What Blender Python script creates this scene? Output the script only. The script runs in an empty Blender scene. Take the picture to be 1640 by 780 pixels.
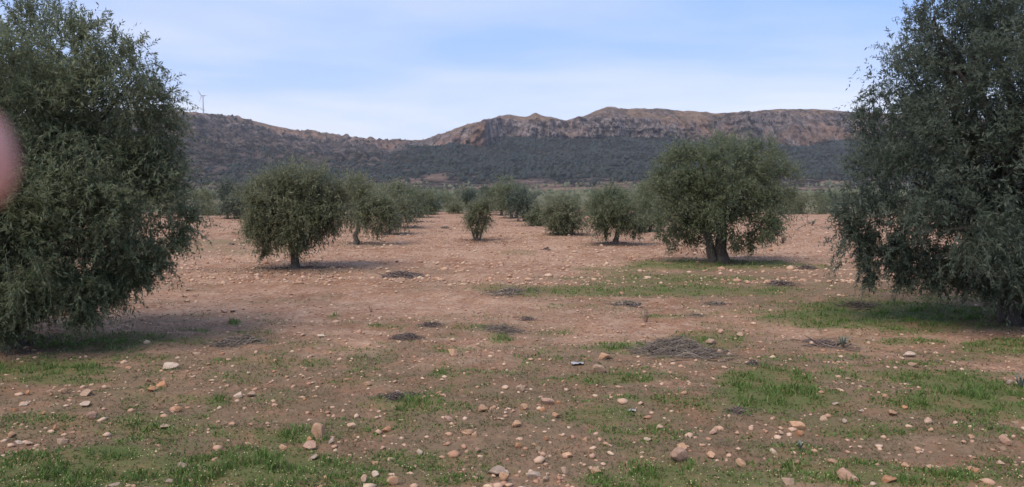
import bpy, math, random
import numpy as np
from mathutils import Matrix, Vector

# ---------------------------------------------------------------- camera, world, sun, exposure
S = bpy.context.scene
COL = S.collection
F_PX, CX, CY, HORIZON, CAM_H = 1200.0, 820.0, 390.0, 300.0, 1.7
PITCH = math.atan((CY - HORIZON) / F_PX)
cam_d = bpy.data.cameras.new('camera')
cam_d.sensor_width = 36.0
cam_d.lens = F_PX / 1640.0 * 36.0
cam_d.clip_start = 0.01
cam_d.clip_end = 20000
cam_d.dof.use_dof = True
cam_d.dof.focus_distance = 11.0
cam_d.dof.aperture_fstop = 7.0
cam = bpy.data.objects.new('camera', cam_d)
COL.objects.link(cam)
cam.location = (0, 0, CAM_H)
cam.rotation_euler = (math.pi / 2 - PITCH, 0, 0)
S.camera = cam

SUN_EL, SUN_AZ = math.radians(56), math.radians(220)     # azimuth from +Y, clockwise
SKY_STRENGTH = 0.10
world = bpy.data.worlds.new('World')
S.world = world
world.use_nodes = True
wn, wl = world.node_tree.nodes, world.node_tree.links
wn.clear()
w_out = wn.new('ShaderNodeOutputWorld')
w_bg = wn.new('ShaderNodeBackground')
w_bg.inputs['Strength'].default_value = SKY_STRENGTH
w_sky = wn.new('ShaderNodeTexSky')
w_sky.sky_type = 'NISHITA'
w_sky.sun_disc = False
w_sky.sun_elevation = SUN_EL
w_sky.sun_rotation = SUN_AZ
w_sky.altitude = 700
w_sky.air_density = 1.0
w_sky.dust_density = 0.6
w_sky.ozone_density = 1.5
# thin high cloud: noise on the cloud plane (direction divided by its height)
w_tc = wn.new('ShaderNodeTexCoord')
w_sep = wn.new('ShaderNodeSeparateXYZ')
wl.new(w_tc.outputs['Generated'], w_sep.inputs[0])
w_zp = wn.new('ShaderNodeMath'); w_zp.operation = 'MAXIMUM'; w_zp.inputs[1].default_value = 0.0
wl.new(w_sep.outputs['Z'], w_zp.inputs[0])
w_za = wn.new('ShaderNodeMath'); w_za.operation = 'ADD'; w_za.inputs[1].default_value = 0.10
wl.new(w_zp.outputs[0], w_za.inputs[0])
w_div = wn.new('ShaderNodeVectorMath'); w_div.operation = 'DIVIDE'
w_cmb = wn.new('ShaderNodeCombineXYZ')
for k in 'XYZ':
    wl.new(w_za.outputs[0], w_cmb.inputs[k])
wl.new(w_tc.outputs['Generated'], w_div.inputs[0])
wl.new(w_cmb.outputs[0], w_div.inputs[1])
w_map = wn.new('ShaderNodeMapping')
w_map.inputs['Rotation'].default_value = (0, 0, math.radians(12))
w_map.inputs['Scale'].default_value = (0.50, 0.62, 0.0)
w_map.inputs['Location'].default_value = (0.35, 1.9, 0.0)
wl.new(w_div.outputs[0], w_map.inputs['Vector'])
w_n = wn.new('ShaderNodeTexNoise')
w_n.inputs['Scale'].default_value = 0.55
w_n.inputs['Detail'].default_value = 6
w_n.inputs['Roughness'].default_value = 0.52
w_n.inputs['Distortion'].default_value = 0.2
wl.new(w_map.outputs[0], w_n.inputs['Vector'])
w_cr = wn.new('ShaderNodeMapRange')
w_cr.inputs['From Min'].default_value = 0.42
w_cr.inputs['From Max'].default_value = 0.66
w_cr.inputs['To Min'].default_value = 0.0
w_cr.inputs['To Max'].default_value = 1.0
wl.new(w_n.outputs['Fac'], w_cr.inputs['Value'])
# towards the horizon the thin cloud layer is seen edge on and closes up
w_hz = wn.new('ShaderNodeMapRange')
w_hz.inputs['From Min'].default_value = 0.02
w_hz.inputs['From Max'].default_value = 0.22
w_hz.inputs['To Min'].default_value = 0.8
w_hz.inputs['To Max'].default_value = 0.0
wl.new(w_sep.outputs['Z'], w_hz.inputs['Value'])
w_add = wn.new('ShaderNodeMath'); w_add.operation = 'ADD'; w_add.use_clamp = True
wl.new(w_cr.outputs[0], w_add.inputs[0])
wl.new(w_hz.outputs[0], w_add.inputs[1])
w_mix = wn.new('ShaderNodeMix'); w_mix.data_type = 'RGBA'
w_cc = wn.new('ShaderNodeMix'); w_cc.data_type = 'RGBA'
w_cc.inputs['A'].default_value = (1.50, 2.42, 4.75, 1)
w_cc.inputs['B'].default_value = (3.50, 3.65, 4.50, 1)
wl.new(w_add.outputs[0], w_cc.inputs['Factor'])
wl.new(w_cc.outputs['Result'], w_mix.inputs['B'])
w_mix.inputs['Factor'].default_value = 0.85      # a thin veil of high cloud over the whole sky
wl.new(w_sky.outputs[0], w_mix.inputs['A'])
wl.new(w_mix.outputs['Result'], w_bg.inputs['Color'])
wl.new(w_bg.outputs[0], w_out.inputs['Surface'])

sun_d = bpy.data.lights.new('sun', 'SUN')
sun_d.energy = 1.5
sun_d.angle = math.radians(42)
sun_d.color = (1.0, 0.84, 0.66)
sun = bpy.data.objects.new('sun', sun_d)
COL.objects.link(sun)
sv = Vector((math.sin(SUN_AZ) * math.cos(SUN_EL), math.cos(SUN_AZ) * math.cos(SUN_EL), math.sin(SUN_EL)))
sun.rotation_euler = sv.to_track_quat('Z', 'Y').to_euler()

S.view_settings.view_transform = 'Standard'
S.view_settings.look = 'None'
S.view_settings.gamma = 1
S.view_settings.exposure = 1.20
S.render.engine = 'CYCLES'
S.cycles.max_bounces = 8
S.cycles.diffuse_bounces = 5
S.cycles.glossy_bounces = 2
S.cycles.transmission_bounces = 4
S.cycles.volume_bounces = 1
S.cycles.use_denoising = True

# ---------------------------------------------------------------- noise and mapping helpers
_pr = np.random.default_rng(7)
_P = _pr.permutation(256).astype(np.int64)
_P = np.concatenate([_P, _P, _P])
_G = _pr.normal(size=(256, 3))
_G /= np.linalg.norm(_G, axis=1)[:, None]


def perlin(x, y, z=0.0):
    x, y, z = np.broadcast_arrays(np.asarray(x, float), np.asarray(y, float), np.asarray(z, float))
    xi, yi, zi = np.floor(x).astype(np.int64), np.floor(y).astype(np.int64), np.floor(z).astype(np.int64)
    xf, yf, zf = x - xi, y - yi, z - zi
    u, v, w = (t * t * t * (t * (t * 6 - 15) + 10) for t in (xf, yf, zf))
    out = 0
    for i in (0, 1):
        for j in (0, 1):
            for k in (0, 1):
                h = _P[_P[_P[(xi + i) & 255] + ((yi + j) & 255)] + ((zi + k) & 255)]
                g = _G[h]
                d = g[..., 0] * (xf - i) + g[..., 1] * (yf - j) + g[..., 2] * (zf - k)
                out = out + d * (u if i else 1 - u) * (v if j else 1 - v) * (w if k else 1 - w)
    return out * 1.5


def fbm(x, y, z=0.0, octaves=4, lac=2.03, gain=0.5, ridged=False):
    a, t, f = 1.0, 0, 1.0
    for o in range(octaves):
        n = perlin(x * f + 13.7 * o, y * f - 5.1 * o, np.asarray(z) * f + 3.3 * o)
        if ridged:
            n = 1 - 2 * np.abs(n)
        t = t + a * n
        a *= gain
        f *= lac
    return t


def sstep(a, b, x):
    t = np.clip((x - a) / (b - a), 0, 1)
    return t * t * (3 - 2 * t)


def macro_z(x, y):
    """The field is flat, the valley beyond it dips a little."""
    d = np.hypot(x, y)
    z = -2.6 * sstep(50, 220, d)
    z = z + 0.9 * fbm(x / 130, y / 130, 2.0, 2) * sstep(60, 200, d)
    return z + 0.10 * fbm(x / 9, y / 9, 1.0, 2) * sstep(2, 9, d)


def ground_z(x, y):
    x, y = np.asarray(x, float), np.asarray(y, float)
    z = macro_z(x, y)
    near = 1 - sstep(40, 70, np.hypot(x, y))
    z = z + near * 0.038 * fbm(x / 0.9, y / 0.55, 5.0, 3)
    z = z + near * 0.015 * fbm(x / 0.16, y / 0.13, 8.0, 2)
    # plough furrows beyond the track, running across the view
    far = sstep(13, 18, y) * near
    return z + far * 0.032 * np.sin(y * 5.2 + 1.3 * fbm(x / 5, y / 5, 3.0, 2))


_c, _s = math.cos(PITCH), math.sin(PITCH)


def ray(px, py):
    a = (np.asarray(px, float) - CX) / F_PX
    b = (CY - np.asarray(py, float)) / F_PX
    return a, _c + b * _s, b * _c - _s           # x right, y forward, z up


def at(px, py, depth):
    """The point seen at pixel (px, py) whose forward distance is depth."""
    a, f, u = ray(px, py)
    return np.array([a / f * depth, depth, CAM_H + u / f * depth])


def on_ground(px, py):
    a, f, u = ray(px, py)
    d = CAM_H / np.maximum(-u, 1e-4) * f
    for _ in range(12):
        z = ground_z(a / f * d, d)
        d = 0.5 * d + 0.5 * (CAM_H - z) / np.maximum(-u, 1e-4) * f
    return np.array([a / f * d, d, ground_z(a / f * d, d)])


def project(x, y, z):
    """World to photograph pixels (to read where a patch of ground lies)."""
    dz = np.asarray(z) - CAM_H
    f = y * _c - dz * _s
    u = y * _s + dz * _c
    return CX + F_PX * x / f, CY - F_PX * u / f


# ---------------------------------------------------------------- mesh and object helpers
TRIS = [0]


def make_mesh(name, V, faces, mat=None, attrs=None, smooth=False, sharp=0.0):
    """faces: list of (n, k) index arrays. attrs: point attributes, name -> values."""
    me = bpy.data.meshes.new(name)
    V = np.asarray(V, np.float32)
    faces = [np.asarray(f, np.int32) for f in faces if len(f)]
    loops = np.concatenate([f.ravel() for f in faces])
    tot = np.concatenate([np.full(len(f), f.shape[1], np.int32) for f in faces])
    start = np.concatenate([[0], np.cumsum(tot)[:-1]]).astype(np.int32)
    me.vertices.add(len(V)); me.vertices.foreach_set('co', V.ravel())
    me.loops.add(len(loops)); me.loops.foreach_set('vertex_index', loops)
    me.polygons.add(len(tot)); me.polygons.foreach_set('loop_start', start)
    me.polygons.foreach_set('loop_total', tot)
    if smooth:
        me.polygons.foreach_set('use_smooth', np.ones(len(tot), bool))
    for k, a in (attrs or {}).items():
        at_ = me.attributes.new(k, 'FLOAT', 'POINT')
        at_.data.foreach_set('value', np.asarray(a, np.float32))
    me.update(calc_edges=True)
    if sharp:
        me.set_sharp_from_angle(angle=sharp)
    if mat:
        me.materials.append(mat)
    TRIS[0] += int((tot - 2).sum())
    return me


def link(name, me, parent=None, loc=(0, 0, 0)):
    o = bpy.data.objects.new(name, me)
    o.location = loc
    if parent is not None:
        o.parent = parent
    COL.objects.link(o)
    return o


def tag(o, label=None, cat=None, group=None, kind=None):
    for k, v in (('label', label), ('category', cat), ('group', group), ('kind', kind)):
        if v:
            o[k] = v
    return o


def tube(pts, radii, sides=6, wob=0.0, rng=None):
    pts = np.asarray(pts, float); n = len(pts)
    T = np.gradient(pts, axis=0)
    T /= np.linalg.norm(T, axis=1)[:, None] + 1e-9
    ref = np.array([1.0, 0.2, 0.1]) if abs(T[0][0]) < 0.8 else np.array([0.1, 1.0, 0.2])
    A = np.cross(T, ref); A /= np.linalg.norm(A, axis=1)[:, None]
    B = np.cross(T, A)
    ang = np.arange(sides) / sides * 2 * math.pi
    R = np.repeat(np.asarray(radii, float)[:, None], sides, 1)
    if wob and rng is not None:
        R = R * (1 + wob * rng.normal(size=R.shape))
    V = pts[:, None, :] + R[..., None] * (np.cos(ang)[None, :, None] * A[:, None, :] + np.sin(ang)[None, :, None] * B[:, None, :])
    i = np.arange(n - 1)[:, None] * sides + np.arange(sides)[None, :]
    j = np.arange(n - 1)[:, None] * sides + (np.arange(sides)[None, :] + 1) % sides
    q = np.stack([i, j, j + sides, i + sides], -1).reshape(-1, 4)
    return V.reshape(-1, 3), q


class Soup:
    def __init__(self):
        self.V, self.F, self.n, self.A = [], {}, 0, {}

    def add(self, V, *faces, **attrs):
        V = np.asarray(V, float)
        for f in faces:
            f = np.asarray(f)
            if len(f):
                self.F.setdefault(f.shape[1], []).append(f + self.n)
        for k, a in attrs.items():
            self.A.setdefault(k, []).append(np.broadcast_to(np.asarray(a, float), (len(V),)))
        self.V.append(V); self.n += len(V)

    def mesh(self, name, mat, smooth=False):
        return make_mesh(name, np.concatenate(self.V), [np.concatenate(v) for v in self.F.values()], mat,
                         {k: np.concatenate(v) for k, v in self.A.items()}, smooth)


def unit(a):
    return a / (np.linalg.norm(a, axis=-1, keepdims=True) + 1e-9)


# ---------------------------------------------------------------- materials
def material(name):
    m = bpy.data.materials.new(name)
    m.use_nodes = True
    nt = m.node_tree
    b = nt.nodes['Principled BSDF']
    return m, nt.nodes, nt.links, b


def node(ns, kind, **kw):
    n = ns.new(kind)
    for k, v in kw.items():
        if k in n.inputs:
            n.inputs[k].default_value = v
        else:
            setattr(n, k, v)
    return n


def mixc(ns, ls, fac, a, b, mode='MIX'):
    n = ns.new('ShaderNodeMix'); n.data_type = 'RGBA'; n.blend_type = mode
    for sock, v in (('Factor', fac), ('A', a), ('B', b)):
        if isinstance(v, (tuple, float, int)):
            n.inputs[sock].default_value = v if not isinstance(v, tuple) or len(v) == 4 else (*v, 1)
        else:
            ls.new(v, n.inputs[sock])
    return n.outputs['Result']


def rng_map(ns, ls, v, a, b, c=0.0, d=1.0):
    n = node(ns, 'ShaderNodeMapRange', **{'From Min': a, 'From Max': b, 'To Min': c, 'To Max': d})
    ls.new(v, n.inputs['Value'])
    return n.outputs[0]


def noise_fac(ns, ls, vec, scale, detail=4.0, rough=0.55, dist=0.0):
    n = node(ns, 'ShaderNodeTexNoise', Scale=scale, Detail=detail, Roughness=rough, Distortion=dist)
    if vec is not None:
        ls.new(vec, n.inputs['Vector'])
    return n.outputs['Fac']


def attr(ns, name):
    return node(ns, 'ShaderNodeAttribute', attribute_name=name).outputs['Fac']


def mul(ns, ls, a, b, op='MULTIPLY', clamp=False):
    n = ns.new('ShaderNodeMath'); n.operation = op; n.use_clamp = clamp
    for i, v in enumerate((a, b)):
        if isinstance(v, (int, float)):
            n.inputs[i].default_value = v
        else:
            ls.new(v, n.inputs[i])
    return n.outputs[0]


def bump(ns, ls, h, strength, dist, b):
    n = node(ns, 'ShaderNodeBump', Strength=strength, Distance=dist)
    ls.new(h, n.inputs['Height'])
    ls.new(n.outputs[0], b.inputs['Normal'])


def leaf_material(name, front_a, front_b, back, rough=0.5, straw=None):
    m, ns, ls, b = material(name)
    t = attr(ns, 'tint')
    c = mixc(ns, ls, t, front_a, front_b)
    if straw:
        c = mixc(ns, ls, rng_map(ns, ls, t, 0.90, 0.93), c, straw)
        back = c
    geo = ns.new('ShaderNodeNewGeometry')
    c = mixc(ns, ls, geo.outputs['Backfacing'], c, back)
    ls.new(c, b.inputs['Base Color'])
    b.inputs['Roughness'].default_value = rough
    b.inputs['Specular IOR Level'].default_value = 0.35
    tr = ns.new('ShaderNodeBsdfTranslucent')
    ls.new(c, tr.inputs['Color'])
    mx = ns.new('ShaderNodeMixShader'); mx.inputs[0].default_value = 0.30
    ls.new(b.outputs[0], mx.inputs[1]); ls.new(tr.outputs[0], mx.inputs[2])
    ls.new(mx.outputs[0], ns['Material Output'].inputs['Surface'])
    return m


M = {}
M['olive'] = leaf_material('olive_leaf', (0.062, 0.086, 0.038), (0.165, 0.192, 0.098), (0.240, 0.272, 0.172))
M['olive_dark'] = leaf_material('olive_leaf_dark', (0.034, 0.056, 0.036), (0.098, 0.128, 0.084), (0.180, 0.212, 0.165))
M['olive_pale'] = leaf_material('olive_leaf_pale', (0.088, 0.108, 0.050), (0.190, 0.205, 0.106), (0.250, 0.265, 0.175))
M['grass'] = leaf_material('grass_blade', (0.075, 0.138, 0.028), (0.170, 0.250, 0.062), (0.125, 0.180, 0.052), 0.6, (0.270, 0.215, 0.115))
M['weed'] = leaf_material('low_weed_leaf', (0.100, 0.110, 0.046), (0.210, 0.165, 0.092), (0.160, 0.140, 0.072), 0.7)
M['scrub'] = leaf_material('scrub_leaf', (0.080, 0.098, 0.045), (0.190, 0.190, 0.095), (0.170, 0.180, 0.110), 0.7)


def bark_material():
    m, ns, ls, b = material('olive_bark')
    tc = ns.new('ShaderNodeTexCoord')
    mp = node(ns, 'ShaderNodeMapping', Scale=(9, 9, 2.2)); ls.new(tc.outputs['Object'], mp.inputs[0])
    f = noise_fac(ns, ls, mp.outputs[0], 3.0, 6, 0.65, 0.6)
    f2 = noise_fac(ns, ls, tc.outputs['Object'], 2.5, 3)
    c = mixc(ns, ls, rng_map(ns, ls, f, 0.3, 0.7), (0.030, 0.022, 0.017), (0.150, 0.125, 0.105))
    c = mixc(ns, ls, rng_map(ns, ls, f2, 0.5, 0.75, 0, 0.5), c, (0.14, 0.14, 0.11))
    ls.new(c, b.inputs['Base Color']); b.inputs['Roughness'].default_value = 0.95
    bump(ns, ls, f, 1.0, 0.03, b)
    return m


M['bark'] = bark_material()


def twig_material(name, a, c_):
    m, ns, ls, b = material(name)
    c = mixc(ns, ls, attr(ns, 'tint'), a, c_)
    ls.new(c, b.inputs['Base Color']); b.inputs['Roughness'].default_value = 0.9
    return m


M['twig'] = twig_material('dry_twig', (0.090, 0.074, 0.058), (0.280, 0.232, 0.185))
M['twig_dark'] = twig_material('dark_twig', (0.070, 0.053, 0.047), (0.210, 0.163, 0.138))
M['twig_purple'] = twig_material('purple_stalk', (0.075, 0.035, 0.045), (0.180, 0.105, 0.105))


def stone_material(name, a, b_, c_):
    m, ns, ls, b = material(name)
    tc = ns.new('ShaderNodeTexCoord')
    oi = ns.new('ShaderNodeObjectInfo')
    off = ns.new('ShaderNodeVectorMath'); off.operation = 'ADD'
    sc = ns.new('ShaderNodeVectorMath'); sc.operation = 'SCALE'; sc.inputs['Scale'].default_value = 37.0
    cmb = ns.new('ShaderNodeCombineXYZ'); ls.new(oi.outputs['Random'], cmb.inputs[0]); ls.new(oi.outputs['Random'], cmb.inputs[2])
    ls.new(cmb.outputs[0], sc.inputs[0]); ls.new(tc.outputs['Object'], off.inputs[0]); ls.new(sc.outputs[0], off.inputs[1])
    v = off.outputs[0]
    f = noise_fac(ns, ls, v, 1.6, 5, 0.6, 0.4)
    f2 = noise_fac(ns, ls, v, 7.0, 6, 0.7)
    c = mixc(ns, ls, rng_map(ns, ls, f, 0.36, 0.64), a, b_)
    c = mixc(ns, ls, rng_map(ns, ls, f2, 0.48, 0.74, 0, 0.75), c, c_)
    val = rng_map(ns, ls, oi.outputs['Random'], 0, 1, 0.78, 1.16)
    hs = node(ns, 'ShaderNodeHueSaturation'); ls.new(c, hs.inputs['Color']); ls.new(val, hs.inputs['Value'])
    ls.new(hs.outputs[0], b.inputs['Base Color'])
    b.inputs['Roughness'].default_value = 0.92
    b.inputs['Specular IOR Level'].default_value = 0.2
    bump(ns, ls, f2, 0.55, 0.10, b)
    return m


SOIL_DUST = (0.34, 0.19, 0.125)
STONE = {
    'tan': stone_material('tan_stone', (0.53, 0.315, 0.180), (0.66, 0.44, 0.285), SOIL_DUST),
    'pink': stone_material('pink_stone', (0.48, 0.29, 0.20), (0.60, 0.41, 0.30), SOIL_DUST),
    'pale': stone_material('pale_stone', (0.50, 0.345, 0.23), (0.60, 0.44, 0.31), (0.42, 0.27, 0.18)),
    'white': stone_material('white_stone', (0.52, 0.40, 0.30), (0.64, 0.52, 0.405), (0.44, 0.29, 0.19)),
    'orange': stone_material('orange_stone', (0.48, 0.235, 0.12), (0.60, 0.34, 0.19), (0.42, 0.24, 0.14)),
    'grey': stone_material('grey_stone', (0.36, 0.27, 0.21), (0.48, 0.37, 0.28), (0.30, 0.20, 0.14)),
}


def ground_material():
    m, ns, ls, b = material('field_soil')
    geo = ns.new('ShaderNodeNewGeometry'); P = geo.outputs['Position']
    green, moss, wild = attr(ns, 'green'), attr(ns, 'moss'), attr(ns, 'wild')
    n1 = noise_fac(ns, ls, P, 0.35, 5, 0.6)
    n2 = noise_fac(ns, ls, P, 2.6, 6, 0.65)
    n3 = noise_fac(ns, ls, P, 16.0, 5, 0.7)
    c = mixc(ns, ls, rng_map(ns, ls, n1, 0.35, 0.65), (0.250, 0.136, 0.082), (0.370, 0.234, 0.155))
    c = mixc(ns, ls, rng_map(ns, ls, n2, 0.45, 0.62, 0, 0.8), c, (0.415, 0.285, 0.198))
    c = mixc(ns, ls, rng_map(ns, ls, n3, 0.48, 0.70, 0, 0.85), c, (0.110, 0.064, 0.044))
    # small chippings of stone lying in the soil
    stony = attr(ns, 'stony')
    for scale, rad, amt in ((11.0, 0.30, 0.85), (28.0, 0.32, 0.7)):
        vo = node(ns, 'ShaderNodeTexVoronoi', Scale=scale); ls.new(P, vo.inputs['Vector'])
        sep = ns.new('ShaderNodeSeparateColor'); ls.new(vo.outputs['Color'], sep.inputs[0])
        keep = rng_map(ns, ls, sep.outputs[0], 0.55, 0.60)
        inside = rng_map(ns, ls, vo.outputs['Distance'], rad, rad - 0.08)
        k = mul(ns, ls, mul(ns, ls, keep, inside), mul(ns, ls, stony, amt))
        chip = mixc(ns, ls, sep.outputs[1], (0.42, 0.24, 0.15), (0.60, 0.47, 0.35))
        c = mixc(ns, ls, k, c, chip)
    # sparse moss and dry seedlings that dull the soil, plus painted tree shade
    ms = mul(ns, ls, moss, rng_map(ns, ls, n2, 0.32, 0.56, 0.35, 1.0))
    mc = mixc(ns, ls, n3, (0.060, 0.054, 0.030), (0.190, 0.140, 0.086))
    c = mixc(ns, ls, mul(ns, ls, ms, 0.94), c, mc)
    gs = mul(ns, ls, green, rng_map(ns, ls, n2, 0.30, 0.54, 0.35, 1.0))
    gc = mixc(ns, ls, n3, (0.062, 0.092, 0.026), (0.115, 0.140, 0.050))
    c = mixc(ns, ls, mul(ns, ls, gs, 0.85), c, gc)
    # beyond the field: rough grass, ploughed strips and orchard floor
    mp = node(ns, 'ShaderNodeMapping', Scale=(0.006, 0.020, 1)); ls.new(P, mp.inputs[0])
    w1 = noise_fac(ns, ls, mp.outputs[0], 1.0, 4, 0.5)
    w2 = noise_fac(ns, ls, P, 0.5, 5, 0.7)
    wc = mixc(ns, ls, rng_map(ns, ls, w1, 0.45, 0.60), (0.125, 0.128, 0.072), (0.200, 0.150, 0.105))
    wc = mixc(ns, ls, rng_map(ns, ls, w2, 0.45, 0.65), wc, (0.090, 0.100, 0.055))
    c = mixc(ns, ls, wild, c, wc)
    ls.new(c, b.inputs['Base Color'])
    b.inputs['Roughness'].default_value = 1.0
    b.inputs['Specular IOR Level'].default_value = 0.1
    h = mul(ns, ls, n3, n2, 'ADD')
    bump(ns, ls, h, 0.9, 0.03, b)
    return m


M['ground'] = ground_material()


def mountain_material():
    m, ns, ls, b = material('mountain_slope')
    geo = ns.new('ShaderNodeNewGeometry'); P = geo.outputs['Position']
    rock, forest, field, crest = attr(ns, 'rock'), attr(ns, 'forest'), attr(ns, 'field'), attr(ns, 'crest')
    n1 = noise_fac(ns, ls, P, 0.007, 5, 0.6)
    n2 = noise_fac(ns, ls, P, 0.045, 6, 0.7)
    n3 = noise_fac(ns, ls, P, 0.16, 4, 0.7)
    mp = node(ns, 'ShaderNodeMapping', Scale=(0.05, 0.05, 0.008)); ls.new(P, mp.inputs[0])
    st = noise_fac(ns, ls, mp.outputs[0], 1.0, 5, 0.65, 0.3)
    # scrub slope: grey soil, pale rock and dark shrubs
    c = mixc(ns, ls, rng_map(ns, ls, n1, 0.40, 0.62), (0.125, 0.100, 0.090), (0.215, 0.165, 0.142))
    c = mixc(ns, ls, rng_map(ns, ls, n2, 0.45, 0.53), c, (0.032, 0.030, 0.028))
    c = mixc(ns, ls, rng_map(ns, ls, n3, 0.60, 0.74, 0, 0.8), c, (0.34, 0.27, 0.23))
    # limestone with rust; black streaks running down it also paint shaded cracks
    mp2 = node(ns, 'ShaderNodeMapping', Scale=(0.12, 0.12, 0.022)); ls.new(P, mp2.inputs[0])
    st2 = noise_fac(ns, ls, mp2.outputs[0], 1.0, 5, 0.7, 0.4)
    r = mixc(ns, ls, rng_map(ns, ls, st, 0.42, 0.60), (0.150, 0.125, 0.122), (0.450, 0.368, 0.335))
    r = mixc(ns, ls, rng_map(ns, ls, st2, 0.52, 0.58, 0, 0.85), r, (0.058, 0.051, 0.055))
    r = mixc(ns, ls, rng_map(ns, ls, n1, 0.53, 0.66, 0, 0.75), r, (0.420, 0.240, 0.150))
    r = mixc(ns, ls, rng_map(ns, ls, n3, 0.54, 0.64, 0, 0.6), r, (0.075, 0.064, 0.060))
    c = mixc(ns, ls, rock, c, r)
    cc = mixc(ns, ls, rng_map(ns, ls, n2, 0.42, 0.60), (0.400, 0.262, 0.168), (0.190, 0.148, 0.112))
    c = mixc(ns, ls, mul(ns, ls, crest, 0.9), c, cc)
    # pine wood floor
    f = mixc(ns, ls, rng_map(ns, ls, n2, 0.40, 0.62), (0.015, 0.021, 0.019), (0.040, 0.042, 0.034))
    c = mixc(ns, ls, forest, c, f)
    ff = mixc(ns, ls, n2, (0.330, 0.215, 0.160), (0.400, 0.280, 0.210))
    c = mixc(ns, ls, field, c, ff)
    ls.new(c, b.inputs['Base Color'])
    b.inputs['Roughness'].default_value = 1.0
    b.inputs['Specular IOR Level'].default_value = 0.05
    bump(ns, ls, mul(ns, ls, mul(ns, ls, n2, n3, 'ADD'), st, 'ADD'), 1.0, 14.0, b)
    return m


M['mountain'] = mountain_material()


def plain(name, c, rough=0.8, vary=0.15, scale=20.0):
    m, ns, ls, b = material(name)
    tc = ns.new('ShaderNodeTexCoord')
    f = noise_fac(ns, ls, tc.outputs['Object'], scale, 4)
    lo = tuple(v * (1 - vary) for v in c); hi = tuple(min(v * (1 + vary), 1) for v in c)
    ls.new(mixc(ns, ls, f, lo, hi), b.inputs['Base Color'])
    b.inputs['Roughness'].default_value = rough
    return m


M['turbine'] = plain('turbine_paint', (0.42, 0.43, 0.45), 0.5, 0.05, 0.1)
M['rag'] = plain('white_plastic', (0.36, 0.36, 0.36), 0.5, 0.1)
M['flower'] = plain('pale_flower', (0.62, 0.58, 0.30), 0.8, 0.25)
M['clod'] = plain('dark_earth_clod', (0.075, 0.055, 0.048), 1.0, 0.4)
M['grey_leaf'] = plain('grey_green_leaf', (0.130, 0.160, 0.125), 0.7, 0.3)
M['stake'] = plain('weathered_stake', (0.085, 0.070, 0.060), 0.9, 0.3)
M['pine'] = twig_material('pine_canopy', (0.013, 0.021, 0.019), (0.025, 0.034, 0.028))
M['farleaf'] = twig_material('far_olive_canopy', (0.062, 0.075, 0.042), (0.135, 0.145, 0.085))

# ---------------------------------------------------------------- where grass and moss grow, with shade painted under some trees
GREEN = [  # x, y, rx, ry (photo pixels) of each green patch, strength
    (1225, 622, 75, 34, 1), (1195, 608, 50, 16, .9), (1535, 640, 115, 28, 1), (1450, 605, 130, 10, .7), (1340, 600, 40, 12, .7),
    (1290, 640, 60, 14, .6), (1500, 612, 90, 12, .8), (1610, 655, 60, 20, .9),
    (80, 770, 150, 30, .9), (260, 755, 200, 30, .85), (430, 750, 130, 32, .95), (180, 725, 90, 16, 1), (560, 765, 60, 25, .7),
    (40, 745, 70, 20, .7), (320, 775, 200, 20, .8),
    (480, 700, 75, 13, .95), (645, 646, 55, 14, 1), (690, 655, 60, 8, .5), (640, 740, 90, 20, .55), (720, 770, 60, 12, .6),
    (960, 665, 60, 16, .8), (1000, 607, 95, 8, .8), (1080, 640, 100, 8, .5), (1150, 650, 100, 12, .5), (1030, 690, 80, 10, .5),
    (1050, 765, 110, 24, .85), (1200, 770, 120, 16, .8), (1330, 760, 130, 22, .75), (1500, 770, 160, 16, .8), (1000, 775, 90, 12, .7),
    (1425, 506, 190, 24, 1), (1520, 520, 100, 14, .8), (1600, 555, 70, 12, .8), (1450, 548, 70, 6, .6), (1590, 500, 70, 12, .9),
    (1150, 424, 145, 7, 1), (1090, 428, 120, 5, .8), (1080, 448, 130, 9, .65), (920, 466, 100, 9, .8), (1100, 466, 160, 9, .8), (820, 462, 70, 6, .6), (990, 435, 70, 7, .4),
    (1225, 462, 60, 5, .5), (1000, 470, 80, 6, .5), (1130, 545, 60, 14, .6), (1010, 557, 55, 9, .9), (1200, 500, 60, 6, .4),
    (60, 592, 90, 14, .9), (100, 612, 70, 7, .8), (130, 550, 120, 14, .7), (120, 556, 28, 10, 1), (180, 540, 90, 7, .7), (40, 545, 50, 10, .6),
    (225, 690, 110, 14, .8), (90, 672, 90, 8, .5), (250, 672, 80, 7, .6), (350, 646, 14, 6, 1), (300, 640, 30, 6, .6), (380, 695, 60, 10, .6),
    (376, 517, 10, 4, 1), (300, 548, 40, 6, .6), (315, 530, 25, 3, .5), (535, 508, 10, 4, 1), (620, 523, 30, 4, .5),
    (800, 540, 22, 10, .9), (760, 525, 40, 5, .5), (880, 535, 30, 4, .4), (505, 582, 30, 6, .5), (703, 600, 14, 6, .8), (730, 560, 30, 6, .5),
    (1440, 600, 80, 7, .6), (1290, 575, 70, 6, .5), (1340, 572, 60, 4, .6), (1460, 582, 50, 4, .5), (900, 490, 60, 3, .3), (1060, 508, 35, 3, .5),
    (1590, 600, 50, 5, .5), (220, 400, 110, 8, .4), (370, 388, 60, 4, .35), (330, 398, 50, 5, .3), (830, 405, 30, 4, .4), (420, 404, 60, 4, .3),
    (610, 650, 40, 8, .4), (560, 560, 40, 5, .35), (420, 580, 60, 6, .35), (240, 573, 60, 6, .4), (1560, 690, 80, 10, .4), (1400, 690, 90, 10, .5), (1260, 720, 60, 8, .5),
]
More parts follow.
